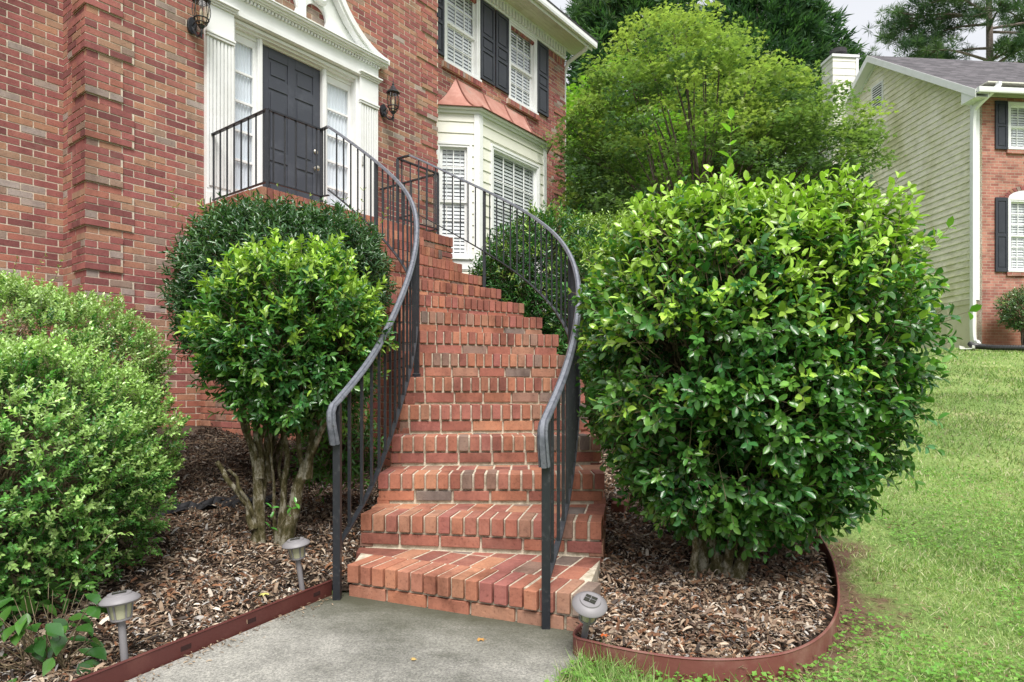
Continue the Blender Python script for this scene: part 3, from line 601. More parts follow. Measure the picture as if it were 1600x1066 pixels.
g = G(); vbricks(g, (E1+.05, EWG), ux, ny, WR-E1-.1, 8.31, 8.45, proud=.012); g.build('soldier_course', [m_brick], house)
g = G(); g.tube([(12.55, EWG-.55, 8.66), (12.6, EWG-.5, 8.6), (12.58, EWG-.3, 8.52), (12.56, EWG-.05, 8.42), (12.56, EWG+.05, 8.2), (12.56, EWG+.05, .9)], .045, 10); g.build('downspout', m_white, house, smooth=True)
# entrance block upper cornice (above the picture but real)
g = G(); g.box(E0-.5, E1+.5, EN-.5, EN+6, TOP, TOP+.12); g.build('entrance_eave', m_soffit, house)
g = G(); g.box(WL, WR, EWG+7, EWG+7.2, -.2, TOP); g.build('rear_wall', m_mortar, house)

# ---- bay window
BE = 7.45; BP = [(8.18, EWG), (8.79, BE), (10.85, BE), (11.46, EWG)]; BZ0, BZ1 = 2.5, 5.84
bay = G()
WIN = {}
def face(i): a, b = Vector(BP[i]), Vector(BP[i+1]); L_ = (b-a).length; u = (b-a)/L_; n = Vector((u.y, -u.x)); return a, u, n, L_
wins = {0: (.155*.863-.02, .82*.863+.02, 3.32, 5.32), 1: (.32, 1.82, 3.32, 5.42), 2: (.12, .74, 3.32, 5.32)}
for i in range(3):
    a, u, n, L_ = face(i); w0, w1, z0, z1 = wins[i]
    for (p, q, za, zb) in ((0, L_, BZ0, z0), (0, L_, z1, BZ1), (0, w0, z0, z1), (w1, L_, z0, z1)):
        bay.obox(a, u, n, p, q, -.05, -.012, za, zb)
    z = BZ0
    while z < BZ1:
        zz = min(z+.2, BZ1)
        for s0, s1 in cut(.05, L_-.05, [(w0, w1)] if (z < z1-.02 and zz > z0+.02) else []):
            def pt(a_, b_, c_): return (a.x+u.x*a_+n.x*b_, a.y+u.y*a_+n.y*b_, c_)
            bay.hexa([pt(s0, -.012, z), pt(s0, .012, z), pt(s1, .012, z), pt(s1, -.012, z), pt(s0, -.012, zz), pt(s0, -.004, zz), pt(s1, -.004, zz), pt(s1, -.012, zz)])
        z += .2
bayo = bay.build('bay_window', m_cream, house)
for i, (c, r) in enumerate(((2, 3), (4, 4), (2, 3))):
    a, u, n, L_ = face(i); w0, w1, z0, z1 = wins[i]; p = a+u*w0
    window((p.x, p.y), u, n, w1-w0, z0, z1, c, r, sashes=2 if i != 1 else 1, casing=.07, parent=house)
g = G()
for i in range(3):
    a, u, n, L_ = face(i); g.obox(a, u, n, -.005 if i else .0, .085, -.04, .026, BZ0, BZ1-.004); g.obox(a, u, n, L_-.085, L_+.005, -.04, .0262, BZ0, BZ1-.004)
    g.obox(a, u, n, .085, L_-.085, .0, .022, 3.12, 3.28)
g.build('corner_board', m_white, house, bevel=.003)
def bayoff(d, z, s=0): # eave outline at outset d
    k = d*.414; return [(8.18-d*1.414, EWG, z), (8.79-k, BE-d, z), (10.85+k, BE-d, z), (11.46+d*1.414, EWG, z)]
g = G()
for d0, d1, za, zb in ((-.02, .03, 5.842, 5.893), (-.02, .10, 5.895, 5.925)):
    g.prism_xy([(x, y-.003) if i in (0, 3) else (x, y) for i, (x, y, z) in enumerate(bayoff(d1, 0))], za, zb)
g.build('bay_eave', m_white, house)
g = G(); seams = G(); ST = 14
prof = []
topl = [(8.84, EWG-.012, 6.67), (8.86, EWG-.014, 6.67), (10.94, EWG-.014, 6.67), (10.96, EWG-.012, 6.67)]
rows = []
for j in range(ST+1):
    t = j/ST; h = t**1.9*.75+t*.25; row = []
    for i in range(4):
        A = Vector(bayoff(.125, 5.93)[i]); Bq = Vector(topl[i]); hz = t**.8
        row.append((A.x+(Bq.x-A.x)*hz, (A.y+(Bq.y-A.y)*hz) if i in (1, 2) else EWG-.012, A.z+(Bq.z-A.z)*h))
    rows.append(row)
for j in range(ST):
    for i in range(3): g.add([rows[j][i], rows[j][i+1], rows[j+1][i+1], rows[j+1][i]], [(0, 1, 2, 3)])
g.build('bay_roof', m_copper, house, smooth=True, fix=False)
for f in (0, .36, .68, 1):
    path = [tuple(Vector(rows[j][1]).lerp(Vector(rows[j][2]), f)+Vector((0, -.006, .006))) for j in range(ST+1)]; seams.tube(path, .014, 6)
seams.tube([tuple(Vector(p)+Vector((0, 0, -.004))) for p in bayoff(.13, 5.93)], .009, 6)
seams.build('roof_seam', m_seam, house, smooth=True)

# ---- doorway surround
PE = EN-.003
g = G()
def pil(x0, x1):
    w = x1-x0; g.box(x0, x1, EN-.05, PE, 3.12, 5.52)
    g.box(x0-.012, x1+.012, EN-.085, EN-.0502, 3.12, 3.30); g.box(x0-.006, x1+.006, EN-.07, EN-.0502, 3.302, 3.34)
    g.box(x0, x0+.03, EN-.075, EN-.0502, 3.342, 5.10); g.box(x1-.03, x1, EN-.075, EN-.0502, 3.342, 5.10)
    k = 6; fw = (w-.06)/k
    for i in range(k): g.box(x0+.03+i*fw+.007, x0+.03+(i+1)*fw-.007, EN-.072, EN-.0502, 3.38, 5.09)
    g.box(x0-.008, x1+.008, EN-.09, EN-.0502, 5.102, 5.13); g.box(x0-.014, x1+.014, EN-.10, EN-.0502, 5.132, 5.155)
    g.box(x0, x1, EN-.08, EN-.0502, 5.157, 5.47)
    for i, d in enumerate((.10, .12, .145)): g.box(x0-.006-i*.014, x1+.006+i*.014, EN-d, EN-.0502, 5.472+i*.022, 5.492+i*.022)
for xx in (3.87, 6.10): g = G(); pil(xx, xx+.33); g.build('pilaster', m_white, house, bevel=.003)
g = G(); g.box(3.86, 6.44, EN-.07, PE, 5.54, 5.70); g.box(4.15, 6.15, EN-.095, EN-.0702, 5.485, 5.538)
g.box(4.15, 6.15, EN-.07, PE, 5.48, 5.539)
x = 3.87
while x < 6.42: g.box(x, x+.026, EN-.105, EN-.0702, 5.695, 5.73); x += .048
g.box(3.855, 6.445, EN-.07, PE, 5.7005, 5.732)
for i, (d, za, zb) in enumerate(((.12, 5.733, 5.752), (.15, 5.753, 5.775), (.185, 5.776, 5.80), (.20, 5.801, 5.815))): g.box(3.86-d*.45, 6.44+d*.45, EN-d, PE, za, zb)
g.build('entablature', m_white, house, bevel=.002)
# tympanum with two round holes
CX = 5.14; curve = [(1.31, 5.815), (1.19, 5.845), (1.07, 5.895), (.95, 5.96), (.84, 6.04), (.74, 6.13), (.65, 6.23), (.57, 6.34), (.50, 6.43), (.43, 6.49), (.36, 6.52)]
g = G(); HC, HZ, HR = .235, 5.995, .165
def top_at(x):
    x = abs(x)
    for (x1, z1), (x0, z0) in zip(curve[:-1], curve[1:]):
        if x0 <= x <= x1: return z0+(z1-z0)*(x-x0)/(x1-x0)
    return 6.36 if x < .37 else 5.815
xs_ = sorted(set([round(-1.30+i*.02, 3) for i in range(131)]))
for x0, x1 in zip(xs_[:-1], xs_[1:]):
    for y_ in (EN-.03,):
        t0, t1 = max(top_at(x0)-.01, 5.817), max(top_at(x1)-.01, 5.817)
        def hole(x):
            d = abs(abs(x)-HC); return math.sqrt(HR*HR-d*d) if d < HR else 0
        h0, h1 = hole(x0), hole(x1)
        def q(za0, za1, zb0, zb1):
            if max(zb0-za0, zb1-za1) < .002: return
            g.hexa([(CX+x0, EN-.045, za0), (CX+x1, EN-.045, za1), (CX+x1, EN-.012, za1), (CX+x0, EN-.012, za0), (CX+x0, EN-.045, zb0), (CX+x1, EN-.045, zb1), (CX+x1, EN-.012, zb1), (CX+x0, EN-.012, zb0)])
        if h0 or h1: q(5.8155, 5.8155, HZ-h0, HZ-h1); q(min(HZ+h0, t0), min(HZ+h1, t1), t0, t1)
        else: q(5.8155, 5.8155, t0, t1)
g.build('pediment_panel', m_white, house, fix=False)
g = G()
for s in (-1, 1):
    pts = [(CX+s*x, EN-.09, z) for x, z in [(1.42, 5.80)]+curve]
    cur2 = [pts[0]]
    for a, b in zip(pts[:-1], pts[1:]):
        for t in (.5, 1): cur2.append(tuple(Vector(a).lerp(Vector(b), t)))
    sc = [(CX+s*(.27+.10*math.cos(t)), EN-.09, 6.30+.10*math.sin(t)) for t in np.linspace(.9, 5.4, 14)]
    prof2 = [(-.09, -.03), (.08, -.03), (.085, .0), (.11, .02), (.11, .045), (-.09, .045)] if s > 0 else [(-.11, -.0), (-.085, -.03), (.09, -.03), (.09, .045), (-.11, .045), (-.11, .02)]
    g.tube(cur2, 0, 6, sq=prof2)
    prof3 = [(-.06, -.065), (.03, -.065), (.05, -.03), (-.06, -.03)] if s > 0 else [(-.03, -.065), (.06, -.065), (.06, -.03), (-.05, -.03)]
    g.tube(cur2, 0, 4, sq=prof3)
    for i in range(6): g.lathe([(.001, -.02), (.11-.016*i, -.02), (.11-.016*i, .02), (.001, .02)], (0, 0, 0), 4) if False else None
    g.tube(sc, .05, 8)
g.build('swan_neck_cornice', m_white, house, smooth=True, fix=True)
g = G(); g.box(CX-.06, CX+.06, EN-.08, EN-.046, 5.816, 6.36); g.box(CX-.08, CX+.08, EN-.11, EN-.046, 6.362, 6.40); g.lathe([(.03, 0), (.055, .04), (.06, .09), (.03, .16), (.045, .2), (.02, .27), (.005, .33)], (CX, EN-.07, 6.40), 16); g.build('finial_pedestal', m_white, house)
# recess: jambs, head, side lights, door
RD = EN+.10
g = G(); g.box(4.2002, 4.24, EN-.03, RD+.05, 3.12, 5.47); g.box(6.06, 6.0998, EN-.03, RD+.05, 3.12, 5.47); g.box(4.24, 6.06, EN-.03, RD+.05, 5.43, 5.47)
for a, b in ((4.585, 4.65), (5.55, 5.615)): g.box(a, b, RD-.055, RD+.05, 3.12, 5.43); g.box(a+.015, b-.015, RD-.07, RD-.0552, 3.12, 5.43)
g.box(4.24, 4.585, RD-.03, RD+.05, 5.36, 5.4298); g.box(5.615, 6.06, RD-.03, RD+.05, 5.36, 5.4298); g.box(4.65, 5.55, RD-.03, RD+.05, 5.385, 5.4298)
g.box(4.24, 6.06, EN+.01, RD-.0302, 5.405, 5.4295)
g.build('door_frame', m_white, house, bevel=.003)
def sidelight(x0, x1):
    g = G(); g.box(x0, x1, RD-.015, RD+.04, 3.12, 3.42); g.box(x0+.03, x1-.03, RD-.028, RD-.0152, 3.17, 3.37); g.box(x0, x0+.045, RD-.012, RD+.03, 3.42, 5.36); g.box(x1-.045, x1, RD-.012, RD+.03, 3.42, 5.36); g.box(x0+.045, x1-.045, RD-.012, RD+.03, 5.27, 5.36); g.box(x0+.045, x1-.045, RD-.012, RD+.03, 3.4205, 3.47)
    for i in range(1, 5): z = 3.47+1.8*i/5; g.box(x0+.045, x1-.045, RD-.008, RD+.02, z-.014, z+.014)
    f = g.build('sidelight', m_white, house, bevel=.002)
    g = G(); g.add([(x0+.03, RD+.008, 3.44), (x1-.03, RD+.008, 3.44), (x1-.03, RD+.008, 5.3), (x0+.03, RD+.008, 5.3)], [(0, 1, 2, 3)]); g.build('pane', m_glass, f, fix=False)
    g = G(); n_ = 40; pts = [(x0+.01+(x1-x0-.02)*i/n_, RD+.034+.010*math.sin(i*1.25)) for i in range(n_+1)]
    for a, b in zip(pts[:-1], pts[1:]): g.add([(a[0], a[1], 3.3), (b[0], b[1], 3.3), (b[0], b[1], 5.36), (a[0], a[1], 5.36)], [(0, 1, 2, 3)])
    g.build('curtain', m_curtain, f, smooth=True, fix=False)
sidelight(4.24, 4.585); sidelight(5.615, 6.06)
g = G(); g.box(4.22, 6.08, RD+.12, RD+.13, 3.1, 5.47); g.box(4.2, 6.1, EN-.06, RD+.1, 3.112, 3.145); g.build('threshold', m_soffit, house)
g = G(); DX0, DX1, DZ0, DZ1 = 4.65, 5.55, 3.15, 5.385; dy = RD+.0
g.box(DX0, DX1, dy+.012, dy+.05, DZ0, DZ1); st = .115
cols_ = ((DX0+st, (DX0+DX1)/2-.055), ((DX0+DX1)/2+.055, DX1-st)); rws = ((DZ0+.22, DZ0+.80), (DZ0+.93, DZ0+1.72), (DZ0+1.86, DZ0+2.10))
xb = [DX0, cols_[0][0], cols_[0][1], cols_[1][0], cols_[1][1], DX1]
for i in (0, 2, 4): g.box(xb[i], xb[i+1], dy, dy+.0118, DZ0, DZ1)
for c0, c1 in cols_:
    zb = [DZ0]+[v for r in rws for v in r]+[DZ1]
    for i in range(0, 8, 2): g.box(c0, c1, dy, dy+.0117, zb[i], zb[i+1])
    for r0, r1 in rws: g.box(c0+.035, c1-.035, dy+.002, dy+.0116, r0+.035, r1-.035)
door = g.build('door', m_door, house, bevel=.004)
g = G()
def knob(z, prof):
    g = G(); o = len(g.v); g.lathe(prof, (0, 0, 0), 16); g.v = [(5.475+x, dy-zz, z+y) for x, y, zz in g.v]; return g
knob(4.02, [(.033, 0), (.033, .008), (.012, .012), (.012, .03), (.03, .04), (.034, .055), (.02, .068), (.002, .07)]).build('door_knob', m_brass, door, smooth=True)
knob(4.25, [(.032, 0), (.032, .012), (.02, .022), (.002, .024)]).build('deadbolt', m_brass, door, smooth=True)
g = G(); g.box(6.125, 6.155, EN-.09, EN-.0725, 4.22, 4.34); g.box(6.13, 6.15, EN-.095, EN-.0902, 4.25, 4.27); g.build('doorbell', paint('doorbell_grey', (.45, .45, .44)), house)

# ------------------------------------------------------------------ wall lanterns
def lantern(s, label):
    z0 = 4.95; b = (s, EN-.02, z0+.1); t = thing('wall_lantern', label, 'lantern', b, HA, 'lanterns beside the front door')
    cx, cy = s, EN-.24
    g = G(); pl_ = [(s+.055*math.cos(a)*(1 if abs(math.sin(a)) < .9 else .7), z0+.20+.10*math.sin(a)) for a in np.linspace(0, 2*math.pi, 17)[:-1]]; g.prism_xz(pl_, EN-.045, EN-.01); g.build('back_plate', m_iron, t, bevel=.006)
    g = G(); g.tube([(s, EN-.04, z0+.17), (s, EN-.09, z0+.10), (s, EN-.15, z0+.04), (s, EN-.21, z0+.03), (s, EN-.245, z0+.07), (s, EN-.24, z0+.14)], .012, 8)
    g.tube([(s, EN-.05, z0+.20), (s, EN-.10, z0+.22), (s, EN-.13, z0+.17), (s, EN-.10, z0+.13), (s, EN-.08, z0+.15)], .008, 6)
    g.lathe([(.004, -.03), (.012, -.01), (.008, .01), (.018, .03), (.006, .05)], (cx, cy, z0+.02), 10); g.build('scroll_arm', m_iron, t, smooth=True)
    rad = [(.030, .12), (.062, .165), (.088, .25), (.092, .31), (.078, .375), (.066, .40)]
    def at(z):
        for (r0, a), (r1, b_) in zip(rad[:-1], rad[1:]):
            if a <= z <= b_: return r0+(r1-r0)*(z-a)/(b_-a)
        return .06
    g = G(); n_ = 8
    for j in range(n_):
        th = 2*math.pi*(j+.5)/n_; g.tube([(cx+math.cos(th)*(at(z)+.003), cy+math.sin(th)*(at(z)+.003), z0+z) for z in np.linspace(.12, .40, 9)], .0045, 5)
    for z, r_ in ((.20, .008), (.155, .006)):
        g.tube([(cx+math.cos(a)*(at(z)+.004), cy+math.sin(a)*(at(z)+.004), z0+z) for a in np.linspace(0, 2*math.pi, 17)], r_, 6)
    g.lathe([(.005, .08), (.03, .11), (.034, .135), (.02, .14)], (cx, cy, z0), 12); g.build('cage', m_iron, t, smooth=True)
    g = G(); g.lathe([(r_-.001, z) for r_, z in rad], (cx, cy, z0), 8); g.build('glass_panel', m_lglass, t)
    g = G(); g.lathe([(.095, .395), (.102, .405), (.098, .418), (.062, .45), (.040, .475), (.036, .49), (.022, .50), (.016, .52), (.020, .53), (.008, .55), (.004, .60), (.001, .62)], (cx, cy, z0), 8); g.build('cap', m_iron, t, bevel=.002)
    g = G(); g.lathe([(.012, .15), (.012, .22), (.016, .23), (.022, .26), (.018, .30), (.004, .33)], (cx, cy, z0), 12); g.build('bulb', paint('frosted_bulb', (.75, .73, .66)), t, smooth=True)
lantern(3.72, 'black glass wall lantern on the brick left of the white doorway')
lantern(6.57, 'black glass wall lantern on the brick between doorway and copper roofed bay')

# ------------------------------------------------------------------ staircase (world frame)
OUT = [(.312, 2.693), (.461, 3.33), (.554, 3.88), (.60, 4.42), (.575, 4.85), (.585, 5.26), (.52, 5.60), (.425, 5.94), (.297, 6.36), (.126, 6.81), (-.12, 7.18), (-.34, 7.51), (-.598, 7.82), (-.85, 8.01), (-1.10, 8.20), (-1.355, 8.396)]
INN = [(-.80, 3.195), (-.825, 3.56), (-.80, 3.90), (-.80, 4.33), (-.80, 4.64), (-.80, 4.93), (-.84, 5.19), (-.91, 5.43), (-1.00, 5.70), (-1.115, 6.0), (-1.236, 6.245), (-1.33, 6.46), (-1.46, 6.69), (-1.71, 6.88), (-1.965, 7.075), (-2.22, 7.27)]
SZ = [.16, .335, .51, .70, .90, 1.105]+[1.105+.2005*i for i in range(1, 11)]
stairs = thing('brick_staircase', 'curved flight of orange red brick steps climbing from the path to the front door', 'stairs', (-.25, 2.95, 0))
def dense(pts):
    return [Vector((p[0], p[1])) for p in pts]
OUTv, INv = dense(OUT), dense(INN)
def step(k):
    g = G(); I, O, I2, O2 = INv[k], OUTv[k], INv[k+1], OUTv[k+1]; z = SZ[k]; zp = SZ[k-1] if k else 0.0
    u = (O-I).normalized(); nb = Vector((-u.y, u.x)); w = (O-I).length   # nb = up-stairs
    hb = z-zp; rl = .098*hb/.19; rl = min(.105, max(.088, rl)); low = -.15 if k < 2 else max(-.15, float(ter((I.x+O.x)/2, (I.y+O.y)/2))-.4)
    def hx(p0, p1, p2, p3, za, zb, mi, j=(0, 0, 0, 0)): g.hexa([(p0.x, p0.y, za), (p1.x, p1.y, za), (p2.x, p2.y, za), (p3.x, p3.y, za), (p0.x, p0.y, zb+j[0]), (p1.x, p1.y, zb+j[1]), (p2.x, p2.y, zb+j[2]), (p3.x, p3.y, zb+j[3])], mi)
    ins = .016; e = .03
    hx(I+nb*ins+u*ins, O+nb*ins-u*ins, O2+nb*e-u*ins, I2+nb*e+u*ins, low, z-.007, 1)
    n_ = round(w/.0722); bw = w/n_
    for i in range(n_):
        jj = random.uniform(-.0016, .0016); sp = MJ/2+random.uniform(-.001, .0015); dz = random.uniform(-.003, .0025); ov = .007+random.uniform(-.002, .005); rot = random.uniform(-.004, .004)
        a, b = I+u*(i*bw+sp), I+u*((i+1)*bw-sp); dp = .205
        if k == 0 and i in (n_-4, n_-3): dz -= .004; ov += .006
        hx(a-nb*ov, b-nb*(ov+rot), b+nb*dp, a+nb*dp, z-rl, z+dz, 0)
    # stretchers on riser
    if hb-rl > .05:
        a = -random.choice((0, .075, .15)); za, zb = zp+(.014 if k else -.03), z-rl-MJ
        while a < w:
            s0, s1 = max(a, 0)+MJ/2, min(a+BL, w)-MJ/2
            if s1-s0 > .03: A, B_ = I+u*s0, I+u*s1; o = random.uniform(0, .003); hx(A+nb*o, B_+nb*o, B_+nb*.09, A+nb*.09, za, zb, 0)
            a += BL
    # back of the tread: second row of bricks up to the next riser
    A0, B0 = I+nb*.216, O+nb*.216; n2 = round(w/.109)
    for i in range(n2):
        f0, f1 = (i+.05)/n2, (i+.95)/n2; p0, p1 = A0.lerp(B0, f0), A0.lerp(B0, f1); q0, q1 = I2.lerp(O2, f0), I2.lerp(O2, f1)
        lv = (O2-I2).normalized(); ln_ = Vector((-lv.y, lv.x)); LL = (O2-I2).length; e0, e1 = (0 if i == 0 else None), (1 if i == n2-1 else None)
        def far(p, e_):
            q = p+nb*((I2-p).dot(ln_)/nb.dot(ln_)); f_ = (q-I2).dot(lv)/LL
            return I2+lv*LL*(e_ if e_ is not None else min(max(f_, 0.004), .996))-ln_*.008
        q0, q1 = far(p0, e0), far(p1, e1)
        if i == 0: p0 = I.lerp(I2, .216/max((I2-I).dot(nb), .22))
        if i == n2-1: p1 = O.lerp(O2, .216/max((O2-O).dot(nb), .22))
        d0, d1 = (q0-p0).dot(nb), (q1-p1).dot(nb)
        if min(d0, d1) < .02 or (q1-q0).length < .02: continue
        r = random.uniform(-.003, .002)
        if min(d0, d1) > .225 and 0 < i < n2-1:
            c0, c1 = .2/d0, .2/d1; m0, m1 = p0.lerp(q0, c0), p1.lerp(q1, c1); hx(p0, p1, m1, m0, z-.06, z-.003+r, 0); hx(m0+nb*.013, m1+nb*.013, q1, q0, z-.06, z-.004, 0)
        else: hx(p0, p1, q1, q0, z-.06, z-.003+r, 0)
    # side walls
    for P0, P1, sd in ((I, I2, -1), (O, O2, 1)):
        v = (P1-P0); ln = v.length; v = v/ln; n2d = Vector((v.y, -v.x)) if sd > 0 else Vector((-v.y, v.x)); i = int(low/CH)
        while (i+1)*CH < z-rl-.004:
            a = -(i % 2)*BL/2
            for s0, s1 in ((max(a, 0), min(a+BL, ln)), (max(a+BL, 0), min(a+2*BL, ln)), (max(a+2*BL, 0), min(a+3*BL, ln))):
                if s1-s0 > .03: g.obox((P0.x, P0.y), v, n2d, s0+(.004), s1-MJ/2, -.07, .002, i*CH+MJ/2, (i+1)*CH-MJ/2, 0)
            i += 1
    return g.build('step', [m_stepbrick, m_smortar], stairs, bevel=.0035)
for k in range(15): step(k)
# landing in house frame coordinates converted to world
def h2w(s, e): return Vector((HU[0]*s+HE[0]*e, HU[1]*s+HE[1]*e))
g = G(); LX0, LX1, LE, LZ = 3.80, 6.72, 6.17, 3.11
o0 = h2w(LX0, LE); uu = Vector((HU[0], HU[1])); nn_ = Vector((-HE[0], -HE[1]))
g.obox(o0, uu, nn_, .014, LX1-LX0-.014, -(EN-LE)+.04, -.014, -.1, LZ-.012, 1)
bricks(g, o0, uu, nn_, LX1-LX0, .2, 2.98, depth=.09, proud=.0); bricks(g, o0, -nn_, -uu, EN-LE-.04, .2, 2.98, depth=.09, proud=.0, phase=1); o1 = h2w(LX1, LE); bricks(g, o1, -nn_, uu, EN-LE-.04, .6, 2.98, depth=.09, proud=.0, phase=1)
vb = round((LX1-LX0)/.0722); bw = (LX1-LX0)/vb
for i in range(vb): g.obox(o0, uu, nn_, i*bw+.006, (i+1)*bw-.006, -.2, .012, LZ-.122, LZ+random.uniform(-.002, .002), 0)
for sd, oo in ((-1, h2w(LX0, LE+.21)), (1, h2w(LX1, LE+.21))):
    k = 14; bw = (EN-LE-.27)/k
    for i in range(k): g.obox(oo, -nn_, uu*sd, i*bw+.006, (i+1)*bw-.006, -.2, .012, LZ-.122, LZ+random.uniform(-.002, .002), 0)
for r in range(5):
    for c in range(12): g.obox(h2w(LX0+.21+c*.2085, LE+.21+r*.2), uu, -nn_, .006, .2025, .006, .194, LZ-.05, LZ-.004+random.uniform(-.001, .001), 0)
g.build('landing', [m_stepbrick, m_smortar], stairs, bevel=.003)

# ------------------------------------------------------------------ railings
def unproj(x, y, Y): return Vector(((x-800)/1026*Y, Y, 1+(611-y)/1026*Y))
def smooth_path(ps, n_=6):
    r = []
    for i in range(len(ps)-1):
        p0, p1, p2, p3 = ps[max(i-1, 0)], ps[i], ps[i+1], ps[min(i+2, len(ps)-1)]
        for j in range(n_):
            t = j/n_; r.append(.5*((2*p1)+(p2-p0)*t+(2*p0-5*p1+4*p2-p3)*t*t+(3*p1-p0-3*p2+p3)*t**3))
    r.append(ps[-1]); return r
RPROF = [(-.022, -.009), (-.014, -.014), (.014, -.014), (.022, -.009), (.022, .000), (.0155, .008), (.0125, .002), (.009, .0125), (-.009, .0125), (-.0125, .002), (-.0155, .008), (-.022, .000)]
_OLD = [(-.021, -.008), (-.013, -.014), (.013, -.014), (.021, -.008), (.022, .002), (.014, .008), (.010, .013), (.004, .010), (-.004, .010), (-.010, .013), (-.014, .008), (-.022, .002)]
def railing(label, pts, land, posts, curl):
    ps = smooth_path(pts); b0 = pts[0]
    for _ in range(40): ps = [ps[0]]+[(ps[i-1]+ps[i]*2+ps[i+1])/4 for i in range(1, len(ps)-1)]+[ps[-1]]
    t = thing('stair_railing', label, 'railing', (b0.x, b0.y, 0), 0, 'iron railings of the staircase')
    d = (ps[0]-ps[1]).normalized(); a = ps[0]+d*.015; dn = Vector((d.x, d.y, 0)).normalized()
    cur = [a+dn*.018+Vector((0, 0, -.20)), a+dn*.036+Vector((0, 0, -.145)), a+dn*.052+Vector((0, 0, -.09)), a+dn*.052+Vector((0, 0, -.045)), a+dn*.032+Vector((0, 0, -.014)), a]
    full = cur[::1]+ps
    # handrail: sweep with vertical-aware frame
    g = G(); o = 0; k = len(full); n_ = len(RPROF); prevside = None
    for i, p in enumerate(full):
        tt = (full[min(i+1, k-1)]-full[max(i-1, 0)]).normalized(); h = Vector((tt.x, tt.y, 0))
        side = Vector((-d.y, d.x, 0)).normalized() if i < 7 else Vector((tt.y, -tt.x, 0)).normalized()
        upv = side.cross(tt).normalized()
        if i < 6: sc = 1.12-.05*i
        else: sc = .93
        for x, y in RPROF: g.v.append(tuple(p+side*x*sc+upv*y*sc))
    for i in range(k-1):
        for j in range(n_): g.f.append((i*n_+j, i*n_+(j+1) % n_, (i+1)*n_+(j+1) % n_, (i+1)*n_+j)); g.m.append(0)
    g.f.append(tuple(range(n_))); g.m.append(0); g.f.append(tuple((k-1)*n_+j for j in range(n_))); g.m.append(0)
    g.build('handrail', m_hrail, t, smooth=True)
    def flat(g, path, w=.016, h=.006): g.tube(path, 0, 4, sq=[(-w, -h), (w, -h), (w, h), (-w, h)])
    def sq(g, p, z0, z1, r=.0075): g.box(p.x-r, p.x+r, p.y-r, p.y+r, z0, z1)
    DROP = .70
    # bottom rail follows the flight
    g = G(); flat(g, [p-Vector((0, 0, DROP)) for p in ps], .013, .005); g.build('bottom_rail', m_iron, t)
    # cumulative length
    cum = [0]
    for p, q in zip(ps[:-1], ps[1:]): cum.append(cum[-1]+(Vector((q.x, q.y))-Vector((p.x, p.y))).length)
    def at(s):
        for i in range(len(ps)-1):
            if cum[i] <= s <= cum[i+1]: return ps[i].lerp(ps[i+1], (s-cum[i])/max(cum[i+1]-cum[i], 1e-6))
        return ps[-1]
    pst = [posts_ for posts_ in posts]
    pz = []
    for s_, zb, rr in pst:
        p = at(s_); g = G(); g.box(p.x-rr, p.x+rr, p.y-rr, p.y+rr, zb, p.z-.012)
        if s_ > 0: g.box(p.x-.034, p.x+.034, p.y-.034, p.y+.034, zb, zb+.008); g.box(p.x-rr-.008, p.x+rr+.008, p.y-rr-.008, p.y+rr+.008, zb+.0082, zb+.035)
        g.build('post', m_iron, t, bevel=.002); pz.append(s_)
    s_ = .125; Lt = cum[-1]
    while s_ < Lt-.05:
        if all(abs(s_-q) > .05 for q in pz):
            p = at(s_); g = G(); sq(g, p, p.z-DROP, p.z-.01); g.build('baluster', m_iron, t)
        s_ += .142
    # landing runs
    for run in land:
        g = G()
        for p, q in zip(run['top'][:-1], run['top'][1:]): pass
        flat(g, run['top'], .018, .009); g.build('handrail', m_iron, t)
        g = G(); flat(g, [p-Vector((0, 0, .76)) for p in run['top']], .014, .006); g.build('bottom_rail', m_iron, t)
        for p, q in zip(run['top'][:-1], run['top'][1:]):
            ln = (q-p).length; n_ = max(1, round(ln/.145))
            for i in range(n_):
                if i == 0 and run.get('skip0'): continue
                r_ = p.lerp(q, (i+.5)/n_ if not run.get('skip0') else i/n_); g = G(); sq(g, r_, r_.z-.76, r_.z-.009); g.build('baluster', m_iron, t)
        for p in run['posts']: g = G(); g.box(p.x-.017, p.x+.017, p.y-.017, p.y+.017, LZ-.002, p.z-.009); g.build('post', m_iron, t, bevel=.002)
    return t
def hp(s, e, z): v = h2w(s, e); return Vector((v.x, v.y, z))
RT = 2.97+1.0
Lp = [unproj(527, 626, 3.14), unproj(555, 593, 3.33), unproj(584, 557, 3.52), unproj(606, 512, 3.9), unproj(628, 464, 4.33), unproj(642, 424, 4.67), unproj(650, 390, 5.0), unproj(653, 357, 5.25), unproj(650, 329, 5.5), unproj(640, 304, 5.75), unproj(623, 284, 6.05), unproj(606, 268, 6.3), unproj(590, 254, 6.52), unproj(571, 239, 6.75), unproj(553, 226, 6.92), unproj(532, 210, 7.1), unproj(513, 198, 7.28)]
ll = hp(4.62, 6.26, RT); lc = hp(3.94, 6.26, RT); lw_ = hp(3.94, 7.43, RT)
railing('iron railing on the left side of the curved stairs, running round to the doorway', Lp,
        [dict(top=[Lp[-1], ll], posts=[ll], skip0=True), dict(top=[ll, lc], posts=[lc]), dict(top=[lc, lw_], posts=[])],
        [(0, 0.0, .018), (2.02, SZ[5]-.003, .020), (3.55, SZ[10]-.003, .018)], -1)
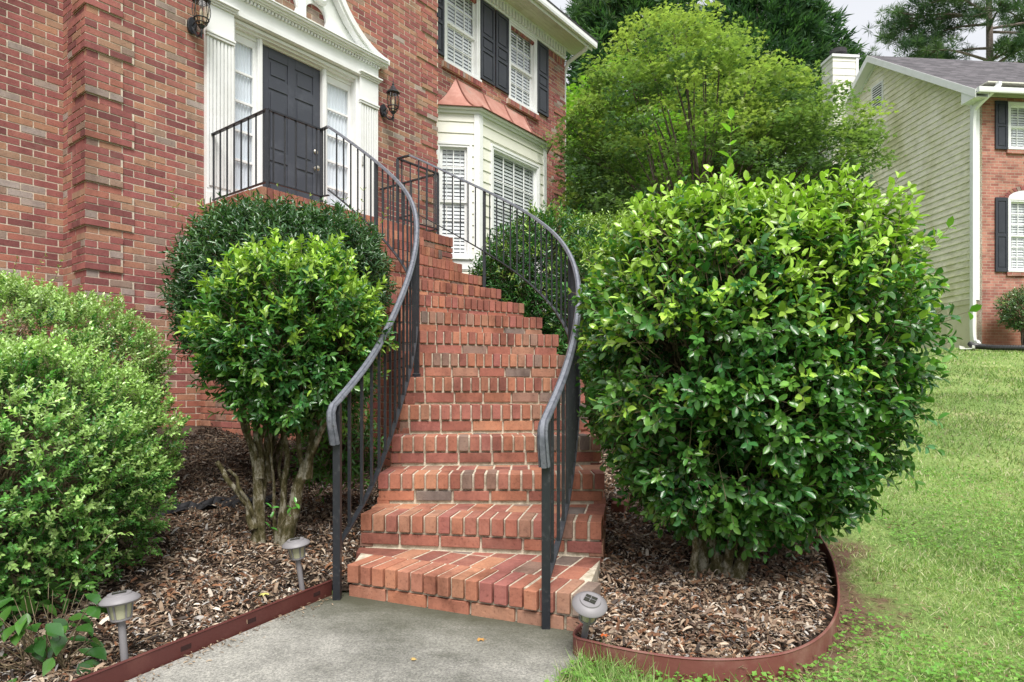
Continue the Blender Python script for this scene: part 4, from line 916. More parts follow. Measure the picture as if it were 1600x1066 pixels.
Rp = [unproj(853, 652, 2.76), unproj(875, 606, 3.03), unproj(891, 557, 3.36), unproj(899, 519, 3.88), unproj(904, 482, 4.42), unproj(906, 450, 4.88), unproj(900, 417, 5.26), unproj(889, 392, 5.6), unproj(873, 369, 5.94), unproj(849, 349, 6.36), unproj(818, 328, 6.81), unproj(786, 311, 7.16), unproj(755, 296, 7.50), unproj(722, 281, 7.82), unproj(691, 266, 8.03), unproj(662, 252, 8.2), unproj(641, 243, 8.33)]
rl_ = hp(5.78, 6.26, RT); rc = hp(6.52, 6.26, RT); rw = hp(6.52, 7.43, RT)
railing('iron railing on the right side of the curved stairs beside the big glossy shrub', Rp,
        [dict(top=[Rp[-1], rl_], posts=[rl_], skip0=True), dict(top=[rl_, rc], posts=[rc]), dict(top=[rc, rw], posts=[])],
        [(0, 0.0, .018), (2.75, SZ[5]+.05, .022), (4.92, SZ[10]-.003, .018)], 1)

# ------------------------------------------------------------------ solar lights
m_sol = paint('weathered_grey_plastic', (.21, .20, .21), .5, (.30, .28, .27), .6); m_lens = paint('yellowed_lens', (.42, .42, .28), .25, (.3, .28, .14), .6); m_pan = M('dark_solar_cell', (.035, .035, .03), .2)
def solar(x, y, z, h, tx, ty, rz, label, lens_round=False):
    t = thing('solar_path_light', label, 'garden light', (0, 0, 0), 0, 'solar lights along the path'); t['_b'] = (0, 0, 0)
    G().lathe([(.0125, -.03), (.0125, h-.098), (.02, h-.094), (.02, h-.088)], n=12).build('stake', m_sol, t, smooth=True)
    G().lathe([(.026, h-.088), (.030, h-.085), (.037, h-.035), (.037, h-.03)], n=20).build('lens', m_lens, t, smooth=True)
    g = G()
    for j in range(6): th = j*math.pi/3; c, s = math.cos(th), math.sin(th); g.tube([(.031*c, .031*s, h-.09), (.040*c, .040*s, h-.032)], .0035, 5)
    g.lathe([(.028, h-.094), (.034, h-.092), (.034, h-.086), (.028, h-.086)], n=20); g.build('lens_frame', m_sol, t, smooth=True)
    G().lathe([(.038, h-.034), (.061, h-.030), (.066, h-.024), (.064, h-.018), (.046, h-.006), (.040, h-.004), (.038, h+.001), (.004, h+.003)], n=32).build('cap', m_sol, t, smooth=True)
    g = G(); g.box(-.022, .022, -.017, .017, h+.0025, h+.0055); sp = g.build('solar_panel', m_pan, t)
    g = G(); g.box(-.021, .021, -.0008, .0008, h+.0056, h+.0064); g.box(-.0008, .0008, -.017, .017, h+.0065, h+.0070); g.build('panel_line', m_sol, sp)
    t.location = (x, y, z); t.rotation_euler = (tx, ty, rz)
solar(-1.365, 2.32, .0, .285, R(-3), R(-4), .5, 'grey solar path light nearest the camera, beside the broad leaved plant')
solar(-1.01, 3.17, .02, .27, R(3), R(-7), .2, 'grey solar path light in front of the bare multi stemmed trunks')
solar(.272, 2.515, .03, .225, R(22), R(15), -.4, 'tilted grey solar path light at the right corner of the bottom step')
# loose brick
g = G().box(-.10, .10, -.045, .045, 0, .065); lb = g.build('loose_brick', [m_stepbrick], bevel=.006); lb.location = (.735, 4.42, .20); lb.rotation_euler = (.05, -.08, 1.15); tag(lb, 'single dirty brick lying in the mulch beside the right of the steps', 'brick')
# landscape cloth scrap
g = G(); n_ = 14; m_ = 5
pts = [[None]*(m_+1) for _ in range(n_+1)]
for i in range(n_+1):
    for j in range(m_+1):
        x = -2.32+.62*i/n_; y = 4.05+.62*i/n_+(.12+.06*math.sin(i*.9))*(j/m_-.5)*2; pts[i][j] = (x, y, float(ter(x, y))+.055+.022*math.sin(i*1.7+j*2.1)+.018*math.cos(i*.8-j*1.3))
for i in range(n_):
    for j in range(m_): g.add([pts[i][j], pts[i+1][j], pts[i+1][j+1], pts[i][j+1]], [(0, 1, 2, 3)])
o = g.build('landscape_fabric', M('black_woven_fabric', (.02, .02, .024), .8), base=(-2.0, 4.35, .1), smooth=True); md = o.modifiers.new('solid', 'SOLIDIFY'); md.thickness = .004; tag(o, 'torn scrap of black landscape fabric lying on the mulch left of the trunks', 'fabric')

# ------------------------------------------------------------------ shrubs
def trunk_tubes(g, base, ends, r0, seed, wob=.06, n=7, rend=.25, mid=None):
    r = random.Random(seed)
    for (e, rr) in ends:
        b = Vector(base)+Vector((r.uniform(-1, 1)*r0*1.2, r.uniform(-1, 1)*r0*1.2, 0)); e = Vector(e); pts = []
        for i in range(n+1):
            t = i/n; p = b.lerp(e, t); p.x += (e.x-b.x)*(t*t-t)*.5+r.uniform(-1, 1)*wob*t*(1.15-t); p.y += (e.y-b.y)*(t*t-t)*.5+r.uniform(-1, 1)*wob*t*(1.15-t); p.z += (t-t*t)*.25*(e.z-b.z)*.3; pts.append(p)
        pp = smooth_path(pts, 3); g.tube(pp, [rr*(1-(1-rend)*i/(len(pp)-1))*(1+.25*max(0, 1-i/3)) for i in range(len(pp))], 9)
def inner(c, r, n, seed, rt=.006, p=2.2):
    """inner branch network: curved twigs from the axis outward"""
    rr = np.random.default_rng(seed); parts = []
    v = unit(rr.normal(size=(n, 3))); v[:, 2] = v[:, 2]*.7+.2; e = np.array(c)+v*np.array(r)*rr.uniform(.75, .98, (n, 1)); s = np.array(c)+v*np.array(r)*rr.uniform(.1, .4, (n, 1)); s[:, 2] -= r[2]*.25
    m = (s+e)/2+rr.normal(size=(n, 3))*.06
    for a, b, q in ((s, m, 1), (m, e, .6)):
        V, F = prisms(a, b, rt*q); parts.append((V, F, 1))
    return parts
# simpler shrub builder
def shrub(name, label, cat, base, vols, sh, seed=1, mat=m_gloss, twn=300, twr=.005, extra=None, group=None):
    t = thing(name, label, cat, base, 0, group); VV = []; FF = []; MM = []; TT = []; off = 0
    def put(V, F, mi, tn):
        nonlocal off
        VV.append(V); TT.append(tn); FF.extend([f+off for f in F]); MM.append(mi); off += len(V)
    for i, (c, r, n, kw, sk) in enumerate(vols):
        p, nr, tt = surf(n, c, r, seed=seed+i, **kw); s2 = dict(sh); s2.update(sk); put(*shoots(p, nr, t=tt, **s2))
        if twn:
            for V, F, m_ in inner(c, r, twn, seed+i, twr): put(V, F, np.full(sum(len(f) for f in F), 1), np.tile([.2, .16, .1], (len(V), 1)))
    if extra: 
        for e in extra: put(*e)
    np_mesh('foliage', np.concatenate(VV), FF, [mat, m_twig], np.concatenate(TT), t, midx=np.concatenate(MM)); return t
DK = [(.025, .085, .022), (.035, .12, .026), (.05, .16, .032), (.075, .21, .042), (.04, .14, .038)]
MD = [(.05, .14, .025), (.07, .19, .035), (.10, .25, .04), (.13, .28, .05)]
NEW = (.34, .53, .08)
# big glossy shrub on the right
bb = (1.0, 3.3, .08)
sh = dict(L0=.15, nodes=4, T=T11, ll=.052, lw=.029, cols=DK[1:]+MD, newf=1.7, newcol=NEW, newpow=2.6, up=.4, jit=.65, spread=58, stemr=.002, stemcol=(.2, .17, .08))
# single tall shoot
def tall(p, L0, nn, ll, lw, col, lean=(0.02, 0, 1)):
    D = unit(np.array([lean], float)); V_, F_, mi_, t_ = shoots(np.array([p], float), D, L0, nn, T8, ll, lw, [col], 0, up=0, jit=.02, spread=62, stemr=.002); return V_, F_, mi_, t_
ex = [tall((.99, 3.0, 1.80), .46, 8, .062, .040, (.24, .46, .07)), tall((1.78, 2.95, 1.50), .30, 5, .055, .042, (.20, .42, .05), (.5, -.1, .7)), tall((1.88, 3.0, 1.30), .22, 3, .06, .045, (.16, .38, .05), (.9, -.2, .3))]
loose = []
rl2 = np.random.default_rng(99)
for i in range(60):
    th = rl2.uniform(0, 6.28); ph = rl2.uniform(.1, 1.45); v_ = np.array([math.cos(th)*math.cos(ph), math.sin(th)*math.cos(ph), math.sin(ph)]); v_ = v_/(abs(v_)**3.2).sum()**(1/3.2)
    loose.append(tall(tuple(np.array([1.17, 3.42, 1.12])+v_*np.array([.66, .66, .76])), rl2.uniform(.12, .24), int(rl2.integers(4, 7)), .048, .028, NEW if rl2.random() < .8 else (.12, .3, .04), (v_[0]*.6+rl2.normal()*.3, v_[1]*.6+rl2.normal()*.3, .8)))
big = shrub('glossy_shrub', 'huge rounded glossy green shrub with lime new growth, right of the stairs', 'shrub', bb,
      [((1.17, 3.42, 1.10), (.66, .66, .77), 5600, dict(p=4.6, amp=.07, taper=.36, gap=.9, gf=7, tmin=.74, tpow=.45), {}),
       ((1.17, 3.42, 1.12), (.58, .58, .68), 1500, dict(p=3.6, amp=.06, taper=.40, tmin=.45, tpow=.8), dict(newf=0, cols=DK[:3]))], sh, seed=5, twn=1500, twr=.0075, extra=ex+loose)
g = G(); trunk_tubes(g, bb, [((1.35, 3.5, 1.2), .042), ((.80, 3.3, .9), .034), ((1.62, 3.4, .95), .036), ((1.1, 3.0, .7), .026), ((1.45, 3.05, .62), .028), ((.72, 3.5, 1.0), .028), ((1.2, 3.7, 1.3), .03), ((.85, 3.0, .6), .02), ((1.55, 3.3, .5), .022)], .10, 3, .07); g.build('trunk', m_bark, big, smooth=True)
# multi stemmed shrub left of the stairs
mb = (-1.43, 3.76, .11)
sh2 = dict(L0=.10, nodes=4, T=T8, ll=.05, lw=.028, cols=DK[1:]+MD, newf=1.3, newcol=(.34, .53, .08), newpow=1.5, up=.6, jit=.5, spread=52, stemr=.0012)
ms = shrub('multi_stem_shrub', 'round lime tipped shrub on bare lichen covered stems left of the stairs', 'shrub', mb,
      [((-1.28, 3.8, 1.30), (.46, .44, .50), 2500, dict(p=2.3, amp=.16, taper=.2, tmin=.5, tpow=.55, gap=.85, gf=8), {}),
       ((-1.05, 3.8, 1.2), (.22, .24, .34), 400, dict(p=2.2, amp=.08, tmin=.5), {})], sh2, seed=21, twn=260, twr=.006,
      extra=[tall((-1.33, 3.6, .22), .2, 3, .055, .03, (.07, .25, .04), (.2, -.4, .8)), tall((-1.25, 3.62, .30), .14, 3, .05, .03, (.09, .28, .04), (.5, -.3, .6))])
g = G(); trunk_tubes(g, (-1.44, 3.74, .06), [((-1.45, 3.76, .62), .041), ((-1.40, 3.85, .9), .020), ((-1.50, 3.80, 1.0), .018)], .02, 8, .03, rend=.55)
trunk_tubes(g, (-1.45, 3.76, .50), [((-1.66, 3.74, 1.15), .022), ((-1.48, 3.8, 1.25), .023), ((-1.36, 3.9, 1.2), .020), ((-1.56, 3.6, 1.05), .014)], .008, 18, .07, rend=.4)
trunk_tubes(g, (-1.46, 3.73, .22), [((-1.67, 3.70, .60), .018), ((-1.58, 3.66, .56), .012)], .01, 4, .05, rend=.75)
trunk_tubes(g, (-1.29, 3.74, .06), [((-1.17, 3.76, .60), .045), ((-1.30, 3.8, 1.0), .020)], .012, 12, .03, rend=.6)
trunk_tubes(g, (-1.18, 3.76, .50), [((-.93, 3.76, 1.15), .021), ((-1.12, 3.8, 1.25), .025), ((-1.32, 3.75, 1.1), .018), ((-1.02, 3.9, 1.2), .02)], .008, 22, .07, rend=.4)
trunk_tubes(g, (-1.37, 3.80, .05), [((-1.33, 3.84, .9), .016), ((-1.38, 3.7, .8), .013)], .02, 15, .05)
g.build('trunk', m_bark, ms, smooth=True)
# dark shrub behind it
sh3 = dict(L0=.12, nodes=5, T=T8, ll=.062, lw=.022, cols=[(.04, .10, .042), (.052, .125, .05), (.07, .155, .06), (.10, .19, .085)], newf=.03, newcol=(.22, .32, .07), newpow=1, up=.7, jit=.4, spread=62, stemr=.0014)
ds = shrub('dark_shrub', 'tall dark green rounded shrub against the landing wall behind the lime tipped one', 'shrub', (-1.95, 5.2, .3),
      [((-1.84, 5.0, 1.68), (.60, .58, .66), 3600, dict(p=2.5, amp=.05, tmin=.66, taper=.35), {}), ((-1.48, 5.35, 1.88), (.42, .44, .50), 1300, dict(p=2.3, amp=.05, tmin=.6), {}), ((-1.2, 4.5, .62), (.26, .22, .22), 170, dict(p=2.2, amp=.1, tmin=.3), dict(cols=MD))], sh3, seed=31, twn=250,
      extra=[tall((-1.9+dx, 5.25+dy_, 2.32), hh, 4, .05, .016, (.26, .34, .09), (lx, 0, 1)) for dx, dy_, hh, lx in ((-.65, -.2, .24, -.3), (-.2, 0, .3, .1), (.0, .05, .36, .05), (.2, .1, .3, .2), (.5, .15, .28, .1), (.66, .1, .34, .1), (.75, .3, .26, .4), (.3, .2, .26, -.2), (.1, -.1, .24, .3), (-.45, .1, .22, .2))])
g = G(); trunk_tubes(g, (-1.95, 5.2, .25), [((-1.6, 5.2, 1.4), .03), ((-2.2, 5.1, 1.3), .03), ((-1.95, 5.0, 1.5), .035), ((-1.4, 5.3, 1.4), .025)], .05, 9); g.build('trunk', m_bark, ds, smooth=True)
# boxwoods
sh4 = dict(L0=.075, nodes=6, T=T6, ll=.022, lw=.0125, cols=[(.045, .15, .03), (.08, .23, .045), (.13, .33, .065), (.20, .43, .10)], newf=1.2, newcol=(.42, .63, .20), newpow=.8, up=.7, jit=.6, spread=55, stemr=.0009)
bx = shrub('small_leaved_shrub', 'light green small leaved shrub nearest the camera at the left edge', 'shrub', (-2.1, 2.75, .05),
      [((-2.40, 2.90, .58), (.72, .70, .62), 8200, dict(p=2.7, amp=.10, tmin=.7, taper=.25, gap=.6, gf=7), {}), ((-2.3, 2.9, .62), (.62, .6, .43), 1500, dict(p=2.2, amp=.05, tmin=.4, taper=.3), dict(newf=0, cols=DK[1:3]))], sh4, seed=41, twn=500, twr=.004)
g = G(); trunk_tubes(g, (-1.95, 2.75, .02), [((-1.62, 2.66, .42), .010), ((-2.2, 2.8, .6), .018), ((-1.75, 2.8, .6), .014), ((-2.4, 2.7, .5), .016), ((-1.70, 2.45, .24), .008)], .03, 5, .06); g.build('trunk', m_twig, bx, smooth=True)
bx2 = shrub('small_leaved_shrub', 'pale green small leaved shrub rising behind the nearest one against the brick corner', 'shrub', (-2.9, 3.95, .2),
      [((-3.12, 3.95, .98), (.86, .82, .66), 7000, dict(p=2.4, amp=.06, tmin=.78, taper=.3), dict(newcol=(.38, .55, .19)))], dict(sh4, L0=.085, ll=.025, lw=.0135), seed=47, twn=300, twr=.004,
      extra=[tall((-2.9+dx, 3.7, 1.55), hh, 6, .022, .012, (.34, .42, .16), (lx, 0, 1)) for dx, hh, lx in ((-.25, .26, .0), (.05, .22, .3), (.3, .20, .3), (-.5, .2, -.1), (.15, .26, .6))])
g = G(); trunk_tubes(g, (-2.9, 3.95, .15), [((-2.6, 3.9, .9), .02), ((-3.2, 3.9, .9), .02), ((-2.9, 3.7, 1.0), .02)], .04, 6); g.build('trunk', m_twig, bx2, smooth=True)
# broad leaved plant
bpl = thing('broad_leaved_plant', 'low plant with broad serrated leaves under the nearest small leaved shrub', 'plant', (-1.55, 2.3, .02))
P_, D_, = [], []
rr = np.random.default_rng(7); k = 85
a = rr.uniform(0, 6.28, k); rad = rr.uniform(.05, .30, k); hh = rr.uniform(.04, .30, k)
px = -1.68+rad*np.cos(a)*.8; py = 2.30+rad*np.sin(a)*.75; d = np.stack([np.cos(a)+rr.normal(size=k)*.5, np.sin(a)*.8-.3+rr.normal(size=k)*.4, -.25+rr.normal(size=k)*.25], 1)
T9 = (np.array([(0, 0, 0), (.2, -.28, .03), (.2, 0, -.02), (.2, .28, .03), (.45, -.42, .05), (.45, 0, -.03), (.45, .42, .05), (.72, -.28, .0), (.72, 0, -.07), (.72, .28, .0), (1, 0, -.16)]), [np.array([(0, 2, 1), (0, 3, 2), (7, 8, 10), (8, 9, 10)]), np.array([(1, 2, 5, 4), (2, 3, 6, 5), (4, 5, 8, 7), (5, 6, 9, 8)])])
V, F = leaves(T9, np.stack([px, py, hh], 1), d, np.tile([0, -.25, 1.], (k, 1))+rr.normal(size=(k, 3))*.25, rr.uniform(.05, .09, k), rr.uniform(.04, .062, k))
c = np.array([(.03, .10, .02), (.045, .135, .025), (.07, .18, .03)])[rr.integers(0, 3, k)]*rr.uniform(.7, 1.15, (k, 1))
np_mesh('foliage', V, F, m_gloss, np.repeat(c, 11, 0), bpl)
V, F = prisms(np.stack([-1.62+px*0+rr.normal(size=k)*.04, 2.30+rr.normal(size=k)*.04, px*0+.0], 1), np.stack([px, py, hh], 1), .0022); np_mesh('stem', V, F, m_twig, np.tile([.1, .12, .05], (len(V), 1)), bpl)
# shrub in front of the bay and hedge
sh5 = dict(L0=.14, nodes=4, T=T8, ll=.07, lw=.03, cols=DK, newf=.8, newcol=(.26, .40, .08), newpow=3, up=.6, jit=.5, spread=55, stemr=.0016)
by = shrub('evergreen_shrub', 'dark evergreen shrub behind the right railing in front of the bay window', 'shrub', (.5, 8.0, .8),
      [((.42, 7.95, 2.05), (.80, .72, 1.0), 3600, dict(p=2.4, amp=.08, tmin=.6), {}), ((.85, 7.0, 1.5), (.42, .6, 1.0), 1800, dict(p=2.4, amp=.08, tmin=.6), {}), ((-.12, 8.25, 2.2), (.36, .3, .45), 500, dict(p=2.2, amp=.1, tmin=.4), {})], sh5, seed=51, twn=200)
g = G(); trunk_tubes(g, (.5, 7.9, .6), [((.3, 7.9, 1.8), .03), ((.7, 7.9, 1.8), .03), ((.8, 7.2, 1.4), .03)], .05, 19); g.build('trunk', m_bark, by, smooth=True)
hd = shrub('clipped_hedge', 'light green clipped hedge top between the house corner and the big glossy shrub', 'hedge', (1.9, 9.6, .9),
      [((1.75, 9.5, 2.35), (1.15, .7, 1.12), 5200, dict(p=3.4, amp=.03, tmin=.8), {})], dict(sh5, ll=.05, lw=.028, L0=.09, newf=1.0, newpow=1.0, newcol=(.28, .42, .09), cols=MD), seed=61, twn=100)
g = G(); trunk_tubes(g, (1.9, 9.6, .8), [((1.5, 9.5, 2), .03), ((2.3, 9.5, 2), .03)], .05, 20); g.build('trunk', m_bark, hd, smooth=True)

# ------------------------------------------------------------------ trees
def crown(t, clumps, per, T, ll, lw, flat, cols_f, mat=m_far, name='crown', rad=.5, droop=.2, up=1.0):
    n = len(clumps); c = np.repeat(clumps, per, 0); k = len(c); q = rdir(k)*(rng.random((k, 1))**.5); q[:, 2] *= flat
    p = c+q*rad; d = rdir(k)*np.array([1, 1, .35]); d[:, 2] -= droop; nn = rdir(k)*.6+np.array([0, 0, up]); s = rng.uniform(.6, 1.3, k)
    V, F = leaves(T, p, d, nn, ll*s, lw*s); col = np.repeat(cols_f(clumps), per, 0)*rng.uniform(.7, 1.3, (k, 1))
    return np_mesh(name, V, F, mat, np.repeat(col, len(T[0]), 0), t, smooth=False)
def ell(n, c, r, tmin=.3): v = rdir(n); return np.array(c)+v*np.array(r)*(tmin+(1-tmin)*rng.random((n, 1))**.6)
def tree(name, label, base, crowns, per, T, ll, lw, flat, cols, rad, trunk_r, barkm, branches=30, seed=3, top=None, group=None, mat=m_far, trunk_ends=3, cat='tree', forks=None):
    t = thing(name, label, cat, base, 0, group); cl = np.concatenate([ell(n, c, r, tm) for n, c, r, tm in crowns]); zmin, zmax = cl[:, 2].min(), cl[:, 2].max()
    cols = np.array(cols)
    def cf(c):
        w = np.clip((c[:, 2]-zmin)/(zmax-zmin)+rng.normal(size=len(c))*.22, 0, .999); return cols[(w*len(cols)).astype(int)]  # light painted by height: low clumps darker, top clumps coloured as sunlit
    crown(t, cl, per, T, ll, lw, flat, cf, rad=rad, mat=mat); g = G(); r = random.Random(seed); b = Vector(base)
    cm = Vector(cl.mean(0)); 
    for i in range(trunk_ends):
        e = Vector(cl[r.randrange(len(cl))]).lerp(cm, .35); trunk_tubes(g, base, [(e, trunk_r*r.uniform(.6, 1))], trunk_r*1.2, seed+i, .25)
    for i in range(branches):
        e = Vector(cl[r.randrange(len(cl))]); f = r.uniform(.25, .7); s = b.lerp(cm, f)+Vector((r.uniform(-.3, .3), r.uniform(-.3, .3), 0))*2*f; m_ = s.lerp(e, .5)+Vector((r.uniform(-.2, .2), r.uniform(-.2, .2), r.uniform(.0, .3)))
        g.tube(smooth_path([s, m_, e], 4), [trunk_r*.32*(1-.8*j/8) for j in range(9)], 6)
    g.build('trunk', barkm, t, smooth=True); return t
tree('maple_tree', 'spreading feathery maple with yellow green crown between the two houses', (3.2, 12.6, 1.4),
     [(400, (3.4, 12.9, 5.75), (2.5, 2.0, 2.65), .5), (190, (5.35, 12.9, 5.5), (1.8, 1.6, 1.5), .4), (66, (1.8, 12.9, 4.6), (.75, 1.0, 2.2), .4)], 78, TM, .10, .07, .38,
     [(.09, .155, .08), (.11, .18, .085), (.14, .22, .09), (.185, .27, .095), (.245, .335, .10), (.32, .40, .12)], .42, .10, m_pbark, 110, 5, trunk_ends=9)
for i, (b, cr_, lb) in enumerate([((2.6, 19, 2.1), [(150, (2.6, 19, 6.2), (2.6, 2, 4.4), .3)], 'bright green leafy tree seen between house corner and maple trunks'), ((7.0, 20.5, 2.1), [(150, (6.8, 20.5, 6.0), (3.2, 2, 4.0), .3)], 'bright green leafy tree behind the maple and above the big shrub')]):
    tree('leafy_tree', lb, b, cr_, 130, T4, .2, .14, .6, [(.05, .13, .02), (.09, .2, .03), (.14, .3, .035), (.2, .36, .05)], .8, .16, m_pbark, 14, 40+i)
# conifers built from drooping sprays
def conifer(label, base, H, r0, z0, n, cols, seed, spray=.5, per=34):
    t = thing('cedar_tree', label, 'tree', base); r = np.random.default_rng(seed); zz = z0+(H-z0)*r.random(n)**1.15; a = r.uniform(0, 6.28, n); rad = r0*np.clip((H-zz)/(H-z0), 0, 1)**.5*(.35+.65*r.random(n)**.5)*(1+.15*np.sin(a*3+zz))
    p = np.stack([base[0]+rad*np.cos(a), base[1]+rad*np.sin(a), zz], 1); out = np.stack([np.cos(a), np.sin(a), .25+0*a], 1)
    k = n*per; P0 = np.repeat(p, per, 0); O = np.repeat(out, per, 0); q = unit(O+r.normal(size=(k, 3))*.45); d = q.copy(); off = r.random((k, 1))*spray; V, F = leaves(T4, P0+q*off-np.array([0, 0, 1])*off*off*.3, d+r.normal(size=(k, 3))*.3, r.normal(size=(k, 3)), r.uniform(.25, .5, k), r.uniform(.07, .12, k))
    c = np.array(cols)[r.integers(0, len(cols), n)]; c = np.repeat(c, per, 0)*r.uniform(.7, 1.3, (k, 1)); np_mesh('crown', V, F, m_far, np.repeat(c, 4, 0), t, smooth=False)
    g = G(); g.tube([base, (base[0], base[1], H*.98)], [.25, .04], 8); g.build('trunk', m_pine, t, smooth=True)
CC = [(.03, .075, .035), (.04, .10, .045), (.055, .125, .05), (.08, .16, .06)]
conifer('tall dense dark green cedar rising behind the maple beside the grey sky', (11.2, 30, 2), 19.6, 6.4, 4, 3600, CC, 3)
conifer('dark cedar farther back above the top of the maple', (5.2, 28, 2), 19.5, 4.6, 5, 1900, CC, 4, .6)
def pine(label, base, H, blobs, seed, trunk_r=.2, lean=0):
    t = thing('pine_tree', label, 'tree', base); r = np.random.default_rng(seed); g = G(); top = (base[0]+lean, base[1], H); g.tube(smooth_path([Vector(base), Vector(base).lerp(Vector(top), .5)+Vector((.15, 0, 0)), Vector(top)], 4), [trunk_r*(1-.7*i/8) for i in range(9)], 8)
    cl = []
    for (c, rr_, n) in blobs:
        e = np.array(c)+unit(r.normal(size=(n, 3)))*np.array(rr_)*r.random((n, 1))**.5; cl.append(e)
        z = min(H-.2, c[2]-.4); s = Vector(base).lerp(Vector(top), (z-base[2])/(H-base[2])); mid = s.lerp(Vector(c), .55)+Vector((0, 0, .25)); g.tube(smooth_path([s, mid, Vector(c)], 4), [.075*(1-.7*i/8) for i in range(9)], 6)
        for q in e[::3]: g.tube([tuple(mid.lerp(Vector(c), .5)), tuple(q)], [.03, .012], 4)
    cl = np.concatenate(cl); per = 44; k = len(cl)*per; P0 = np.repeat(cl, per, 0); d = unit(r.normal(size=(k, 3))+np.array([0, 0, .35])); V, F = leaves(T4, P0+d*.03, d, r.normal(size=(k, 3)), r.uniform(.26, .5, k), r.uniform(.03, .05, k))
    c = np.array([(.05, .10, .055), (.065, .13, .065), (.09, .165, .07), (.12, .19, .09)])[r.integers(0, 4, len(cl))]; np_mesh('crown', V, F, m_far, np.repeat(np.repeat(c, per, 0)*r.uniform(.75, 1.25, (k, 1)), 4, 0), t, smooth=False)
    g.build('trunk', m_pine, t, smooth=True)
r = random.Random(5)
pine('tall pine with grey trunk behind the neighbouring roof at the right edge', (25.0, 34.5, 2), 25, [((25+r.uniform(-3.8, 5.5), 34.5+r.uniform(-2.5, 2.5), 17.6+i*.23+r.uniform(-.8, .8)), (1.7, 1.5, .8), 44) for i in range(40)], 7, .32)
pine('small pine crown between the chimney and the roof ridge of the neighbouring house', (19.0, 36, 2), 18.9, [((19.0+r.uniform(-1.4, .9), 36+r.uniform(-1, 1), 15.0+i*.42), (1.1, .9, .7), 30) for i in range(10)], 8, .16)
pine('thin crowned pine with bare branches above the gutter of the brick house', (3.6, 27, 2), 19, [((3.3+r.uniform(-2.2, 2.4), 27+r.uniform(-1.5, 1.5), 14.6+i*.28+r.uniform(-.4, .4)), (1.3, .9, .45), 24) for i in range(20)], 9, .22)

# ------------------------------------------------------------------ neighbouring house
NAng = math.atan(.09); c_, s_ = math.cos(NAng), math.sin(NAng)
NX, NY = 11.98*c_+17*s_, -11.98*s_+17*c_          # corner in its own frame
NB = (NX, NY, 2.0)
nb = thing('neighbouring_house', 'neighbouring house with algae stained cream siding gable and brick front, beyond the lawn', 'house', NB, NAng)
m_side = M('algae_stained_siding', rough=.7, spec=.3)
_n = noise(m_side, .55, 6, .65, mscale=(1, 1, .8)); _r = ramp(m_side, [(.44, (.84, .80, .69)), (.54, (.70, .675, .50)), (.63, (.54, .535, .33))]); L(m_side, _n, 0, _r, 0)
_n2 = noise(m_side, 6, 8, .75, mscale=(.5, .5, 2)); _r2 = ramp(m_side, [(.35, (.8, .8, .78)), (.6, (1.12, 1.12, 1.1))]); L(m_side, _n2, 0, _r2, 0); _x = mixc(m_side, _r, 0, _r2, 0, None, mode='MULTIPLY', f=1); L(m_side, _x, 2, P(m_side), 'Base Color')
m_skirt = paint('skirt_panel_paint', (.68, .64, .52), .7, (.44, .40, .24), .7)
DEP, RY, RZ, EZ = 7.74, 3.87, 11.5, 8.78
def zr(y): return EZ+(RZ-EZ)*(1-abs(y-RY)/RY)
g = G(); z = 3.40; g.box(NX+.02, NX+.2, NY, NY+DEP, 1.6, 8.6, 0)
while z < RZ-.1:
    z1 = z+.171; zt = z+.08
    if zt < EZ: a, b = 0, DEP
    else: q = (zt-EZ)/(RZ-EZ); a, b = RY*q, DEP-RY*q
    g.hexa([(NX-.026, NY+a, z), (NX+.02, NY+a, z), (NX+.02, NY+b, z), (NX-.026, NY+b, z), (NX-.002, NY+a, z1), (NX+.02, NY+a, z1), (NX+.02, NY+b, z1), (NX-.002, NY+b, z1)]); z += .171
g.build('siding', m_side, nb)
g = G(); g.box(NX-.01, NX+.019, NY, NY+DEP, 1.8, 3.39)
for y in (.05, .9, 1.85, 2.8, 3.75, 4.7): g.box(NX-.025, NX-.0102, NY+y, NY+y+.09, 1.8, 3.27)
g.box(NX-.03, NX-.0102, NY, NY+DEP, 3.272, 3.39); g.build('skirting', m_skirt, nb)
# brick front
m_nbrick = M('neighbour_brick', rough=.9)
_t = N(m_nbrick, 'ShaderNodeTexCoord'); _mp = N(m_nbrick, 'ShaderNodeMapping'); _mp.inputs['Rotation'].default_value = (R(90), 0, 0); _bt = N(m_nbrick, 'ShaderNodeTexBrick', Scale=1.0)
_bt.inputs['Color1'].default_value = (.28, .10, .08, 1); _bt.inputs['Color2'].default_value = (.44, .21, .16, 1); _bt.inputs['Mortar'].default_value = (.38, .30, .24, 1); _bt.inputs['Mortar Size'].default_value = .007; _bt.inputs['Brick Width'].default_value = .2235; _bt.inputs['Row Height'].default_value = .0744
L(m_nbrick, _t, 'Object', _mp, 0); L(m_nbrick, _mp, 0, _bt, 0); _n = noise(m_nbrick, 3, 8, .7); _r = ramp(m_nbrick, [(.35, (.7, .68, .66)), (.7, (1.35, 1.3, 1.28))]); L(m_nbrick, _n, 0, _r, 0); _x = mixc(m_nbrick, _bt, 0, _r, 0, None, mode='MULTIPLY', f=1)
_s = N(m_nbrick, 'ShaderNodeSeparateXYZ'); L(m_nbrick, _t, 'Object', _s, 0); _mr = N(m_nbrick, 'ShaderNodeMapRange'); _mr.inputs[1].default_value = 1.1; _mr.inputs[2].default_value = .1; _mr.inputs[3].default_value = 0; _mr.inputs[4].default_value = .6; L(m_nbrick, _s, 2, _mr, 0)
_x2 = mixc(m_nbrick, _x, 2, (.34, .13, .06), 0, _mr, 0); L(m_nbrick, _x2, 2, P(m_nbrick), 'Base Color'); bump(m_nbrick, _bt, 1, -.006, .6)
